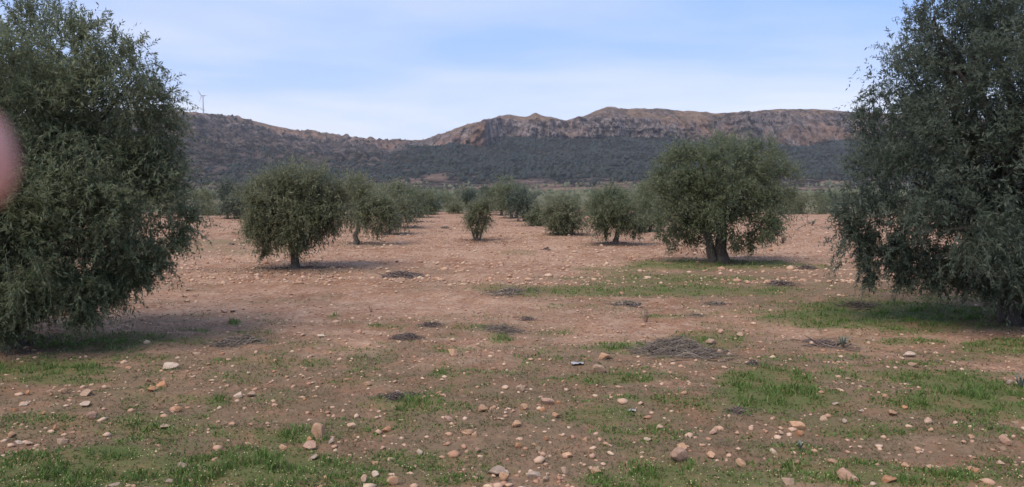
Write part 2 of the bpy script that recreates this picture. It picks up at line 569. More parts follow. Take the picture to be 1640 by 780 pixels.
MOSS_SHADE = [
    (300, 620, 520, 80, .75), (800, 690, 900, 110, .8), (300, 720, 420, 80, .8), (1150, 455, 230, 35, .65), (930, 462, 180, 16, .4), (1400, 480, 260, 40, .75),
    (700, 590, 300, 30, .45), (1100, 590, 300, 30, .35), (1400, 640, 320, 70, .7), (1180, 560, 120, 20, .6), (1350, 450, 200, 25, .5),
    (760, 530, 130, 16, .5), (230, 548, 220, 18, .6), (700, 515, 120, 12, .3), (400, 545, 70, 14, .6), (300, 395, 150, 14, .35), (980, 500, 200, 12, .25),
    (660, 435, 80, 8, .45), (700, 452, 70, 6, .3), (1250, 425, 120, 9, .4), (1500, 560, 200, 14, .3), (470, 432, 150, 5, .5), (580, 392, 70, 3, .45), (990, 392, 70, 3, .45), (905, 376, 60, 2, .4),  # closing thin strips at the tree bases paint the shade under the crowns
]


def patches(lst, px, py, n):
    out = np.zeros_like(px)
    for x, y, rx, ry, s in lst:
        r = np.sqrt(((px - x) / rx) ** 2 + ((py - y) / ry) ** 2)
        out = np.maximum(out, s * (1 - sstep(0.60, 1.40, r + 0.50 * n)))
    return out


def cover(x, y, z=None):
    """green, moss and stony amounts on the field at ground points (also to either side of the picture)."""
    z = ground_z(x, y) if z is None else z
    vis = (y > 3.0)
    yy = np.where(vis, y, 3.0)
    px, py = project(x, yy, np.where(vis, z, 0.0))
    n = fbm(x / 0.9, y / 0.9, 4.0, 3)
    g = patches(GREEN, px, py, n)
    m = patches(MOSS_SHADE, px, py, n)
    out = ~vis | (px < -60) | (px > 1700)
    w = fbm(x / 2.5, y / 2.5, 9.0, 3)
    g = np.where(out & (np.hypot(x, y) < 45), 0.9 * sstep(0.05, 0.45, w), g)
    m = np.where(out, 0.7 * sstep(-0.3, 0.3, w), m)
    m = np.maximum(m, 0.72 * (1 - sstep(7.0, 9.0, y)) * sstep(-0.35, 0.15, fbm(x / 1.1, y / 0.8, 21.0, 3)))
    m = np.maximum(m, 0.35 * sstep(0.1, 0.5, fbm(x / 1.7, y / 1.1, 12.0, 3)) * (1 - sstep(10, 18, y)))
    g = np.maximum(g, 0.42 * m * sstep(-0.1, 0.5, fbm(x / 0.55, y / 0.5, 33.0, 3)) * (1 - sstep(11, 16, y)))
    stony = np.clip(0.55 + 0.45 * sstep(13, 20, y) - 0.3 * g, 0, 1)
    wild = sstep(52, 60, np.hypot(x, y) + 5 * fbm(x / 14, y / 14, 1.0, 2))
    return g, m, stony, wild


# ---------------------------------------------------------------- ground
def graded(lo, hi, step, far, ratio):
    a = list(np.arange(lo, hi + 1e-6, step))
    s, x = step, a[-1]
    while x < far:
        s *= ratio; x += s; a.append(x)
    return np.array(a)


xr = graded(0, 7.0, 0.06, 3000, 1.055)
xs = np.concatenate([-xr[:0:-1], xr])
ys = [-3.0]
s = 0.35
while ys[-1] > -300:
    s *= 1.35; ys.append(ys[-1] - s)
ys = ys[::-1]
y = -3.0
while y < 4500:
    if y < 3.6: st = 0.25
    elif y < 60: st = max(0.042, 0.0098 * y)
    else: st = 0.035 * y
    y += st; ys.append(y)
ys = np.array(ys)
GX, GY = np.meshgrid(xs, ys)
GX, GY = GX.ravel(), GY.ravel()
GZ = ground_z(GX, GY)
g_, m_, st_, wi_ = cover(GX, GY, GZ)
GZ = GZ + g_ * 0.012
nx, ny = len(xs), len(ys)
ii = (np.arange(ny - 1)[:, None] * nx + np.arange(nx - 1)[None, :]).ravel()
quads = np.stack([ii, ii + 1, ii + 1 + nx, ii + nx], 1)
gm = make_mesh('ground', np.stack([GX, GY, GZ], 1), [quads], M['ground'], {'green': g_, 'moss': m_, 'stony': st_, 'wild': wi_}, True)
tag(link('ground', gm), kind='structure')

# ---------------------------------------------------------------- mountain range
CREST = np.array([(-1600, 240), (-900, 215), (-400, 200), (0, 188), (150, 182), (230, 178), (270, 177), (300, 179), (345, 183), (400, 191), (450, 203), (500, 213), (550, 221), (590, 228), (620, 231),
                  (660, 227), (700, 219), (730, 206), (760, 197), (800, 186), (812, 184), (830, 186), (845, 186), (857, 182), (880, 188), (905, 193), (930, 188), (955, 178), (975, 171),
                  (1000, 174), (1050, 174), (1080, 177), (1130, 179), (1142, 182), (1200, 179), (1250, 175), (1280, 175), (1330, 177), (1370, 180), (1420, 182), (1500, 186), (1640, 196), (2000, 212), (2500, 232), (3300, 262)], float)
RIM = np.array([(-1600, 250), (0, 205), (270, 196), (345, 203), (450, 222), (550, 236), (620, 240), (690, 226), (730, 212), (800, 191), (850, 192), (900, 196), (950, 192), (1000, 192), (1040, 193), (1080, 198),
                (1130, 200), (1160, 191), (1200, 186), (1230, 182), (1260, 181), (1330, 185), (1400, 190), (1640, 205), (2500, 245), (3300, 270)], float)
FOOT = np.array([(-1600, 275), (0, 250), (270, 243), (345, 247), (450, 258), (550, 262), (620, 258), (680, 240), (720, 237), (745, 238), (770, 241), (788, 239), (797, 224), (850, 223), (900, 228), (950, 227), (1000, 224), (1050, 226),
                 (1100, 230), (1150, 232), (1230, 232), (1300, 231), (1350, 228), (1400, 231), (1640, 238), (2500, 262), (3300, 280)], float)
CLIFF = np.array([(-1600, .1), (560, .1), (640, .25), (700, .8), (760, 1), (1150, 1), (1250, .75), (1400, .75), (1640, .6), (2500, .4), (3300, .3)], float)
NC = 1040
pxs = np.concatenate([np.linspace(-1500, -60, 120, endpoint=False), np.linspace(-60, 1700, NC - 240, endpoint=False), np.linspace(1700, 3200, 120)])
crest, rim, foot, cl = (np.interp(pxs, a[:, 0], a[:, 1]) for a in (CREST, RIM, FOOT, CLIFF))
crest = crest + 1.2 * fbm(pxs / 30, 0.3, 0.1, 4)
t_col, f_col, _ = ray(pxs, HORIZON)
t_col = t_col / f_col                      # sideways metres per metre of distance


def zz(py, d):
    _, f, u = ray(CX, py)
    return CAM_H + u / f * d


rag = fbm(pxs / 55, 3.1, 0.2, 4)
d_foot = 1900 - 90 * np.exp(-((pxs - 740) / 60) ** 2) - 110 * np.exp(-((pxs - 772) / 17) ** 2) + 60 * rag - 250 * np.exp(-((pxs - 250) / 250) ** 2)
d_rim = d_foot + 50 * cl + 330 * (1 - cl)
d_crest = d_rim + 170
rows = []                                   # (distance, height, where along the profile)
base_d = np.full_like(pxs, 640.0)
z_base = np.full_like(pxs, -6.0)
mid_d = 0.5 * (900 + d_foot)
ctrl_d = [base_d, np.full_like(pxs, 900.0), mid_d, d_foot, d_foot + 0.35 * (d_rim - d_foot), d_rim, d_crest, d_crest + 300, d_crest + 1400]
z_foot, z_rim, z_crest = zz(foot, d_foot), zz(np.maximum(rim, crest + 2), d_rim), zz(crest, d_crest)
py_mid = 0.54 * 292 + 0.46 * foot
z_mid = zz(py_mid, mid_d)
ctrl_z = [z_base, np.full_like(pxs, zz(292.0, 900.0)), z_mid, z_foot, z_foot + 0.5 * (z_rim - z_foot), z_rim, z_crest, z_crest - 50, z_base]
ROWS = [16, 38, 42, 20, 26, 34, 14, 8]
V_d, V_z, V_s = [], [], []
for k, n in enumerate(ROWS):
    for q in range(n + (k == len(ROWS) - 1)):
        t = q / n
        V_d.append(ctrl_d[k] * (1 - t) + ctrl_d[k + 1] * t)
        V_z.append(ctrl_z[k] * (1 - t) + ctrl_z[k + 1] * t)
        V_s.append(np.full_like(pxs, k + t))
D, Z, SS = np.array(V_d), np.array(V_z), np.array(V_s)
X = t_col[None, :] * D
CLg = np.broadcast_to(cl[None, :], D.shape)
cliff_w = np.exp(-((SS - 4.1) / 0.95) ** 2) * CLg
slope_w = sstep(0.3, 1.2, SS) * (1 - sstep(5.5, 6.0, SS))
# buttresses and gullies in the cliff, spurs on the slopes
but = fbm(X / 62, Z / 240, 0.4, 5, ridged=True)
but2 = fbm(X / 19, Z / 46, 2.4, 4, ridged=True)
ledge = fbm(X / 120, Z / 16, 6.4, 3)
disp_w = sstep(2.5, 3.1, SS) * (1 - sstep(5.2, 6.8, SS)) * CLg
D2 = D - disp_w * (44 * (but - 0.5) - 22 * (but2 - 0.4)) - cliff_w * 9 * ledge
spur = fbm(X / 190, D / 420, 1.7, 4, ridged=True)
small = fbm(X / 38, D / 46, 2.7, 4)
Z2 = Z + slope_w * (1 - 0.6 * cliff_w) * (11 * (spur - 0.6) * sstep(1.0, 2.5, SS) * (1 - 0.8 * sstep(4.8, 6, SS)) + 3.2 * small)
left_hill = 1 - sstep(600, 700, pxs)[None, :]
Z2 = Z2 + left_hill * slope_w * (1 - sstep(5, 6, SS)) * sstep(1.2, 2.5, SS) * (13 * fbm(X / 75, D / 150, 3.9, 4, ridged=True) + 6 * fbm(X / 24, D / 40, 8.9, 4, ridged=True))
X2 = t_col[None, :] * D2
PPX, PPY = project(X2, D2, Z2)
n_m = fbm(X2 / 90, D2 / 90, Z2 / 60, 4)
rock = np.clip(sstep(2.9, 3.1, SS) * (1 - sstep(5.3, 6.0, SS)) * CLg * (1.1 + 0.4 * n_m), 0, 1) * sstep(2.85, 3.15, SS + 0.12 * n_m)
rock = np.maximum(rock, left_hill * 0.95 * sstep(3.2, 4.6, SS + 0.9 * n_m) * sstep(-0.15, 0.2, fbm(X2 / 70, D2 / 70, Z2 / 40, 4)))
crest_w = sstep(4.8, 5.2, SS + 0.25 * n_m) * (0.30 + 0.70 * sstep(-0.35, 0.10, fbm(X2 / 110, 1.0, Z2 / 40, 3)))
forest = sstep(0.9, 1.5, SS + 0.45 * n_m) * (1 - sstep(2.9, 3.2, SS + 0.15 * n_m)) * (1 - left_hill * sstep(235, 275, 520 - PPY + 60 * n_m))
forest = np.clip(forest * (0.75 + 0.7 * n_m + 0.2), 0, 1)
FIELD = [(930, 303, 75, 3.2, 1), (790, 300, 45, 2.6, 1), (1335, 292, 24, 2.6, 1), (1000, 293, 40, 2, .8), (700, 284, 18, 5, .55), (660, 290, 20, 4, .4), (880, 297, 30, 2.2, .8), (1290, 302, 60, 1.6, .8), (1320, 307, 70, 1.2, .8), (760, 305, 60, 2, .7),
         (1010, 299, 60, 1.6, .9), (965, 308, 60, 2, .8), (840, 291, 26, 3, .3), (350, 297, 50, 3, .4), (540, 296, 60, 3, .3)]
field = patches(FIELD, PPX, PPY, 0.6 * fbm(X2 / 25, D2 / 60, 1.0, 3)) * (SS < 2.2)
forest = forest * (1 - field)
nr, ncol = D.shape
ii = (np.arange(nr - 1)[:, None] * ncol + np.arange(ncol - 1)[None, :]).ravel()
quads = np.stack([ii, ii + 1, ii + 1 + ncol, ii + ncol], 1)
mm = make_mesh('mountain', np.stack([X2.ravel(), D2.ravel(), Z2.ravel()], 1), [quads], M['mountain'],
               {'rock': rock.ravel(), 'forest': forest.ravel(), 'field': field.ravel(), 'crest': crest_w.ravel()}, True)
tag(link('mountain', mm), kind='structure')

# low-poly canopies that read as woodland and bushes from a kilometre away
OCT_V = np.array([(1, 0, 0), (0, 1, 0), (-1, 0, 0), (0, -1, 0), (.0, 0, 1.0), (.7, .7, .45), (-.7, .7, .45), (-.7, -.7, .45), (.7, -.7, .45)], float)
OCT_F = np.array([(0, 1, 5), (1, 2, 6), (2, 3, 7), (3, 0, 8), (0, 5, 8), (1, 6, 5), (2, 7, 6), (3, 8, 7), (4, 5, 6), (4, 6, 7), (4, 7, 8), (4, 8, 5)])
OCT_F = np.array([(0, 1, 5), (1, 2, 6), (2, 3, 7), (3, 0, 8), (5, 4, 8), (6, 4, 5), (7, 4, 6), (8, 4, 7), (0, 5, 8), (1, 6, 5), (2, 7, 6), (3, 8, 7)])


def blobs(name, pos, size, tint, mat, rng, flat=0.9):
    n = len(pos)
    ang = rng.uniform(0, 6.28, n)
    c, s_ = np.cos(ang), np.sin(ang)
    jit = 1 + 0.28 * rng.normal(size=(n, len(OCT_V), 1))
    v = OCT_V[None] * jit
    vx = v[..., 0] * c[:, None] - v[..., 1] * s_[:, None]
    vy = v[..., 0] * s_[:, None] + v[..., 1] * c[:, None]
    V = np.stack([vx, vy, v[..., 2] * flat * 1.6 - 0.15], -1) * size[:, None, None] + pos[:, None, :]
    Fc = (OCT_F[None] + (np.arange(n) * len(OCT_V))[:, None, None]).reshape(-1, 3)
    tt = np.repeat(tint, len(OCT_V)).reshape(n, -1) + 0.15 * rng.normal(size=(n, len(OCT_V)))
    return make_mesh(name, V.reshape(-1, 3), [Fc], mat, {'tint': np.clip(tt, 0, 1).ravel()})


rng = np.random.default_rng(11)
prob = forest.ravel() * 1.0 + 0.14 * (SS.ravel() > 1) * (SS.ravel() < 6.0) * (1 - 0.9 * rock.ravel()) * (1 - field.ravel())
prob = prob + 0.20 * (left_hill * np.ones_like(D)).ravel() * (SS.ravel() > 0.9) * (SS.ravel() < 5.8) * sstep(-0.2, 0.5, fbm(X2 / 120, D2 / 160, 4.0, 3)).ravel()
prob = prob * np.where(SS.ravel() > 5.3, 0.45, 1.0)
prob = prob * ((PPX > -120) & (PPX < 1760)).ravel()
area = np.abs(np.gradient(X2, axis=1) * np.hypot(np.gradient(D2, axis=0), np.gradient(Z2, axis=0))).ravel()
prob = prob * area
idx = rng.choice(len(prob), 19000, p=prob / prob.sum())
pos = np.stack([X2.ravel()[idx] + rng.normal(0, 3, len(idx)), D2.ravel()[idx] + rng.normal(0, 4, len(idx)), Z2.ravel()[idx]], 1)
size = np.clip(rng.lognormal(0.85, 0.35, len(idx)), 0.9, 4.5)
size = np.where(SS.ravel()[idx] > 5.2, np.minimum(size * 0.5, 1.3), size)
tag(link('pine_wood', blobs('pine_wood', pos, size, rng.uniform(0, 1, len(idx)), M['pine'], rng)), 'dark pine wood and scrub covering the slopes under the cliffs', 'woodland', kind='stuff')

# rows of small orchard trees across the valley floor, far beyond the field
n = 5200
pd = rng.uniform(0, 1, n) ** 0.8 * 620 + 250
pa = rng.uniform(-0.95, 0.95, n)
keep = fbm(pa * pd / 90, pd / 60, 7.0, 3) > -0.25
pd, pa = pd[keep], pa[keep]
pd = np.round(pd / 9) * 9 + rng.normal(0, 0.9, len(pd))
pxx = pa * pd
pz = macro_z(pxx, pd)
pz = np.maximum(pz, np.where(pd > 640, -6 + (pd - 640) / 260 * 13.7, -99))
tag(link('far_orchard', blobs('far_orchard', np.stack([pxx, pd, pz], 1), np.clip(rng.lognormal(0.35, 0.3, len(pd)), 0.7, 2.6), rng.uniform(0, 1, len(pd)), M['farleaf'], rng)),
    'grey green orchards and bushes spread over the valley floor', 'orchard', kind='stuff')

# ---------------------------------------------------------------- olive trees
def leaf_sheet(P0, D0, L, G, nleaf, leaf_len, leaf_w, rng, tint0, soup, stems=0.0):
    """Shoots as arching curves that carry narrow leaves; P0, D0 (S,3); L, G (S,)."""
    Sn = len(P0)
    t = np.linspace(0.08, 1.0, nleaf)[None, :] + rng.uniform(-0.03, 0.03, (Sn, nleaf))
    Ls, Gs = L[:, None, None], G[:, None, None]
    down = np.array([0, 0, -1.0])
    pos = P0[:, None, :] + D0[:, None, :] * Ls * t[..., None] + down * Gs * Ls * t[..., None] ** 2
    T = unit(D0[:, None, :] + 2 * Gs * t[..., None] * down)
    R = rng.normal(size=(Sn, nleaf, 3))
    side = unit(np.cross(T, R))
    a = rng.uniform(0.45, 1.25, (Sn, nleaf, 1))
    Dl = unit(T * np.cos(a) + side * np.sin(a) + np.array([0, 0, -0.12]))
    Wd = unit(np.cross(Dl, np.array([0, 0, 1.0]) + 0.75 * rng.normal(size=(Sn, nleaf, 3))))
    N = np.cross(Dl, Wd)
    N *= np.sign(N[..., 2:3] + 1e-6)
    Wd = np.cross(N, Dl)
    ll = leaf_len * rng.uniform(0.65, 1.2, (Sn, nleaf, 1)) * (1.05 - 0.4 * t[..., None])
    lw = leaf_w * rng.uniform(0.8, 1.2, (Sn, nleaf, 1)) * ll / leaf_len
    b = pos
    m1 = pos + Dl * ll * 0.45 + Wd * lw * 0.5 + N * ll * 0.05
    m2 = pos + Dl * ll * 0.45 - Wd * lw * 0.5 + N * ll * 0.05
    tip = pos + Dl * ll
    V = np.stack([b, m2, tip, m1], 2).reshape(-1, 3)
    k = np.arange(Sn * nleaf)[:, None] * 4
    tint = np.clip(np.repeat(tint0, nleaf) + rng.normal(0, 0.16, Sn * nleaf), 0, 1)
    soup.add(V, k + np.arange(4)[None, :], tint=np.repeat(tint, 4))
    if stems:
        ts = np.array([0, 0.55, 1.0])[None, :, None]
        c = P0[:, None, :] + D0[:, None, :] * Ls * ts + down * Gs * Ls * ts ** 2
        off = stems * np.array([(1, 0, 0), (-.5, .87, 0), (-.5, -.87, 0.0)])
        w = np.array([1.0, 0.8, 0.35])[None, :, None, None]
        SV = (c[:, :, None, :] + off[None, None] * w).reshape(-1, 3)
        q = []
        for r in range(2):
            for e in range(3):
                q.append((r * 3 + e, r * 3 + (e + 1) % 3, r * 3 + 3 + (e + 1) % 3, r * 3 + 3 + e))
        q = np.array(q)
        soup.add(SV, (q[None] + (np.arange(Sn) * 9)[:, None, None]).reshape(-1, 4), tint=np.full(len(SV), 0.25))


def crown_mesh(name, lobes, rng, n_clump, per_clump, nleaf, leaf_len, leaf_w, shoot, mat, strands=(), twig=0.0, inner=0.36, spray=0.10, spread=0.12, zmin=0.25, upright=1.0):
    """lobes: (x, y, z, rx, ry, rz). Clumps of shoots on the lobes' shells: upright above, hanging below."""
    soup = Soup()
    lob = np.array(lobes, float)
    w = (lob[:, 3] * lob[:, 5]); w = w / w.sum()
    P, Nn, sc, kind = [], [], [], []
    guard = 0
    while len(P) < n_clump and guard < n_clump * 40:
        guard += 1
        k = rng.choice(len(lob), p=w)
        d = rng.normal(size=3); d /= np.linalg.norm(d)
        ins = rng.random() < inner
        f = rng.uniform(0.45, 0.75) if ins else rng.uniform(0.80, 1.0)
        p = lob[k, :3] + lob[k, 3:] * d * f
        if p[2] < zmin:
            continue
        q = (p[None] - lob[:, :3]) / lob[:, 3:]
        q = np.linalg.norm(q, axis=1); q[k] = 9
        if not ins and q.min() < 0.72:
            continue
        if not ins and len(P) > 20:                       # keep clumps apart: leaves gaps of shade
            pp = np.array(P[-60:])
            if np.min(np.linalg.norm(pp - p, axis=1)) < 0.10 * lob[:, 3:].mean():
                continue
        P.append(p); Nn.append(unit(d / lob[k, 3:])); kind.append(ins)
        sc.append(rng.uniform(0.75, 1.25))
    P, Nn, sc, kind = np.array(P), np.array(Nn), np.array(sc), np.array(kind)
    nC = len(P)
    rep = np.repeat(np.arange(nC), per_clump)
    p0 = P[rep] + np.clip(rng.normal(0, 1, (len(rep), 3)), -1.5, 1.5) * spread * sc[rep, None]
    nz = Nn[rep][:, 2]
    up = np.where(nz > 0.15, 0.75 * upright, np.where(nz > -0.25, 0.35, -0.15))
    D0 = unit(Nn[rep] * 0.75 + np.array([0, 0, 1.0]) * up[:, None] + 0.62 * rng.normal(size=(len(rep), 3)))
    G = np.where(nz > 0.35, 0.06, np.where(nz > -0.1, 0.20, 0.36)) * rng.uniform(0.6, 1.4, len(rep))
    L = shoot * sc[rep] * rng.uniform(0.6, 1.25, len(rep))
    spr = (rng.random(nC) < spray)[rep] & (rng.random(len(rep)) < 0.45)
    L = np.where(spr, L * 1.3, L)
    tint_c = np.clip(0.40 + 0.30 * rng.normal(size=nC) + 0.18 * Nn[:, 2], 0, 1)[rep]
    core = kind[rep]
    for sel, nl, k in ((~core, nleaf, 1.0), (core, nleaf // 2, 1.25)):      # fewer, larger leaves deep inside
        leaf_sheet(p0[sel], D0[sel], L[sel], G[sel], nl, leaf_len * k, leaf_w * k, rng, tint_c[sel], soup, twig if k == 1 else 0)
    # hanging curtains: (x, y, z_top, z_bottom, half width, shoots)
    for x, y, zt, zb, hw, ns in strands:
        h = rng.uniform(0, 1, ns) ** 0.85
        z = zt + (zb + 0.50 * shoot - zt) * h
        wdt = hw * (1.05 - 0.65 * h)
        p0 = np.stack([x + rng.normal(0, 0.55, ns) * wdt, y + rng.normal(0, 0.55, ns) * wdt, z], 1)
        D0 = unit(np.stack([rng.normal(0, 0.7, ns), rng.normal(0, 0.7, ns), -0.15 + rng.normal(0, 0.5, ns)], 1))
        leaf_sheet(p0, D0, shoot * 0.62 * rng.uniform(0.5, 1.1, ns), rng.uniform(0.3, 0.8, ns), nleaf, leaf_len * 0.95, leaf_w, rng,
                   np.clip(0.4 + 0.2 * rng.normal(size=ns), 0, 1), soup, twig)
    return soup.mesh(name, mat)


def trunk_mesh(name, stems, lobes, rng, limbs=2):
    """stems: list of (x, y, lean x, lean y, height, radius); limbs rise from each stem into the lobes."""
    soup = Soup()
    for sx, sy, lx, ly, h, r in stems:
        k = 7
        t = np.linspace(0, 1, k)
        pts = np.stack([sx + lx * t + 0.35 * r * rng.normal(size=k) * (t > 0), sy + ly * t + 0.35 * r * rng.normal(size=k) * (t > 0), -0.06 + (h + 0.06) * t], 1)
        rad = r * (1.0 + 0.75 * np.exp(-t * 7)) * (1 - 0.32 * t)
        soup.add(*tube(pts, rad, 9, 0.09, rng))
        top = pts[-1]
        order = sorted(lobes, key=lambda l: (l[0] - top[0]) ** 2 + (l[1] - top[1]) ** 2)
        for l in (order * 3)[:limbs + len(order) // len(stems)]:
            e = np.array(l[:3]) + rng.normal(0, 0.35, 3) * np.array(l[3:])
            mid = 0.5 * (top + e) + np.array([0, 0, 0.12 * np.linalg.norm(e - top)]) + rng.normal(0, 0.06, 3)
            tt = np.linspace(0, 1, 6)[:, None]
            c = (1 - tt) ** 2 * (top - np.array([0, 0, 0.05])) + 2 * tt * (1 - tt) * mid + tt ** 2 * e
            soup.add(*tube(c, r * np.linspace(0.62, 0.12, 6), 6, 0.08, rng))
    return soup.mesh(name, M['bark'], True)


def olive(base, lobes, stems, label, group, seed, mat='olive', name='olive_tree', limbs=2, **kw):
    rng = np.random.default_rng(seed)
    root = tag(bpy.data.objects.new(name, None), label, 'olive tree', group)
    root.empty_display_size = 0.3
    root.location = base
    COL.objects.link(root)
    link('trunk', trunk_mesh('trunk', stems, lobes, rng, limbs), root)
    link('crown', crown_mesh('crown', lobes, rng, mat=M[mat], **kw), root)
    return root


def lobes_px(base, depth, lst, trim=0.17):
    """(px, py, rx, ry, depth offset, depth radius factor) in the photograph at this tree's distance -> lobes in metres round its base."""
    out = []
    for x, y, rx, ry, dy, k in lst:
        p = at(x, y, depth + dy) - base
        s_ = (depth + dy) / F_PX
        tr = lambda v: max(v * s_ - trim, 0.5 * v * s_)
        out.append((p[0], p[1], p[2], tr(rx), tr(max(rx, ry)) * k, tr(ry)))
    return out


def strands_px(base, depth, lst):
    out = []
    for x, yt, yb, hw, dy, ns in lst:
        p, q = at(x, yt, depth + dy) - base, at(x, yb, depth + dy) - base
        out.append((p[0], p[1], p[2], q[2], hw * (depth + dy) / F_PX, ns))
    return out


ROWG_L, ROWG_R = 'olive trees of the row beside the dark leafy tree', 'olive trees of the row with the double trunk'
HERO = dict(zmin=0.6, inner=0.42, per_clump=27, nleaf=26, leaf_len=0.064, leaf_w=0.0160, shoot=0.28, twig=0.0022, spread=0.13)

b = on_ground(8, 556); d = b[1]
lobes = lobes_px(b, d, [(20, 190, 175, 165, 0.2, 1.0), (150, 190, 115, 130, 0, .9), (60, 360, 190, 130, -.1, 1.0), (205, 330, 95, 120, .2, 1.0), (-150, 220, 170, 180, .3, 1.0), (-190, 400, 150, 120, .2, 1.0),
                        (165, 420, 80, 70, -.2, 1.0), (228, 245, 50, 52, .3, 1), (30, 440, 110, 90, -.3, .9), (252, 330, 40, 58, .4, 1), (40, 80, 90, 60, .4, 1.0), (205, 120, 60, 50, .1, 1), (-60, 470, 110, 60, 0, 1), (110, 290, 150, 150, .1, 1), (208, 180, 52, 50, .2, 1), (150, 90, 70, 55, .2, 1), (60, 230, 150, 150, 0.5, 1), (240, 305, 58, 76, .2, 1)], 0.10)
strands = strands_px(b, d, [(130, 440, 535, 34, -.4, 220), (100, 430, 500, 30, -.2, 110), (175, 440, 495, 30, -.1, 110), (220, 410, 475, 30, 0, 110), (255, 380, 450, 22, .1, 90), (45, 440, 530, 40, -.5, 220), (5, 450, 560, 34, -.4, 230),
                            (70, 440, 500, 26, .3, 80), (150, 440, 490, 30, .5, 90), (-60, 450, 540, 60, -.1, 160), (-150, 440, 530, 60, .2, 140), (-240, 420, 520, 60, .2, 120), (285, 350, 410, 18, .3, 45), (305, 330, 372, 14, .4, 30)])
olive(b, lobes, [(0, 0.0, 0.05, 0.05, 0.95, 0.105), (-0.16, 0.1, -0.2, 0.1, 1.0, 0.09)], 'large dense olive tree cut by the left edge of the photo, behind the blurred fingertip',
      'olive trees standing in the field', 21, n_clump=470, strands=strands, spray=0.2, **HERO)

b = on_ground(1668, 521); d = b[1]
lobes = lobes_px(b, d, [(1660, 120, 200, 150, 0, 1), (1550, 110, 120, 120, -.1, 1), (1490, 80, 70, 80, .1, 1), (1455, 150, 65, 65, .2, 1), (1480, 250, 110, 100, .1, 1), (1410, 290, 65, 85, .2, 1), (1600, 290, 170, 140, -.4, .9),
                        (1520, 370, 120, 75, -.2, .9), (1400, 355, 65, 50, .3, 1), (1830, 180, 200, 180, 0, 1), (1820, 360, 170, 110, 0, 1), (1640, 390, 140, 80, -.4, .9), (1560, 10, 90, 60, .2, 1), (1680, -60, 160, 90, .2, 1), (1355, 335, 34, 28, .3, 1), (1430, 190, 50, 50, .2, 1), (1540, 230, 140, 140, .2, 1), (1490, 300, 110, 100, 0, 1), (1620, 200, 170, 170, .3, 1), (1510, 40, 70, 70, .1, 1), (1440, 120, 50, 50, .2, 1), (1395, 365, 62, 55, .2, 1), (1395, 285, 62, 80, .2, 1), (1440, 400, 60, 45, 0, 1), (1360, 300, 30, 40, .3, 1)], 0.10)
strands = strands_px(b, d, [(1393, 370, 470, 18, .2, 130), (1385, 350, 430, 24, .3, 80), (1450, 390, 478, 28, .1, 130), (1495, 400, 482, 26, -.1, 130), (1540, 400, 480, 28, .2, 120), (1590, 400, 488, 34, -.5, 200), (1635, 400, 495, 36, -.5, 220),
                            (1680, 410, 500, 50, -.4, 150), (1760, 400, 500, 60, -.1, 150), (1850, 400, 500, 60, 0, 150), (1940, 390, 480, 60, .1, 120), (1360, 330, 395, 18, .3, 60), (1425, 390, 440, 22, .4, 50), (1470, 390, 450, 40, .6, 60), (1610, 390, 470, 60, .7, 100)])
olive(b, lobes, [(0, 0, 0.1, 0.05, 1.0, 0.16), (-0.28, 0.1, -0.35, 0.1, 1.05, 0.10)], 'tallest and darkest olive tree, cut by the right edge of the photo', 'olive trees standing in the field', 22, 'olive_dark',
      n_clump=470, strands=strands, spray=0.14, **HERO)

MID = dict(per_clump=22, nleaf=15, leaf_len=0.098, leaf_w=0.025, shoot=0.33, spread=0.11)
b = on_ground(471, 430); d = b[1]
olive(b, lobes_px(b, d, [(470, 325, 68, 52, 0, 1), (426, 330, 46, 42, 0, 1), (475, 300, 42, 26, 0, 1), (549, 322, 52, 38, .2, 1), (500, 305, 45, 32, .1, 1), (480, 365, 32, 30, -.3, 1), (425, 365, 24, 30, 0, 1)]),
      [(0, 0, 0.03, 0, 0.85, 0.085)], 'spreading olive tree on one thin trunk half hidden by hanging shoots', 'olive trees standing in the field', 31, 'olive_pale', n_clump=165,
      strands=strands_px(b, d, [(424, 370, 422, 14, -.1, 60), (478, 370, 410, 16, -.25, 70), (500, 360, 396, 18, .1, 40), (530, 350, 384, 22, .2, 40), (405, 360, 390, 12, 0, 25), (450, 370, 398, 20, .3, 40)]), spray=0.22, **MID)
b = on_ground(1148, 421); d = b[1]
olive(b, lobes_px(b, d, [(1155, 272, 82, 56, 0, 1), (1095, 305, 58, 52, .1, 1), (1210, 295, 50, 58, .1, 1), (1200, 350, 52, 46, -.3, 1), (1080, 345, 42, 40, 0, 1), (1160, 318, 60, 50, -.5, .8), (1065, 330, 30, 45, .1, 1), (1175, 240, 50, 24, .1, 1), (1140, 350, 45, 40, .2, 1), (1112, 272, 58, 46, .1, 1), (1215, 265, 46, 44, .1, 1), (1150, 310, 80, 60, .2, .9), (1060, 322, 40, 44, .1, 1), (1238, 310, 40, 54, .1, 1), (1235, 330, 28, 50, 0, 1), (1120, 370, 30, 20, .2, 1)]),
      [(-0.13, 0, -0.12, 0, 0.95, 0.10), (0.09, 0.05, 0.05, 0, 1.0, 0.14)], 'broad round olive tree on two dark trunks above a strip of green grass', 'olive trees standing in the field', 32, 'olive', n_clump=225,
      strands=strands_px(b, d, [(1065, 360, 398, 16, 0, 40), (1090, 360, 392, 20, 0, 40), (1110, 370, 400, 14, .2, 30), (1180, 370, 412, 18, -.4, 60), (1205, 370, 408, 18, -.3, 60), (1230, 360, 392, 16, 0, 40), (1075, 375, 410, 7, .0, 16)]), spray=0.14, **MID)

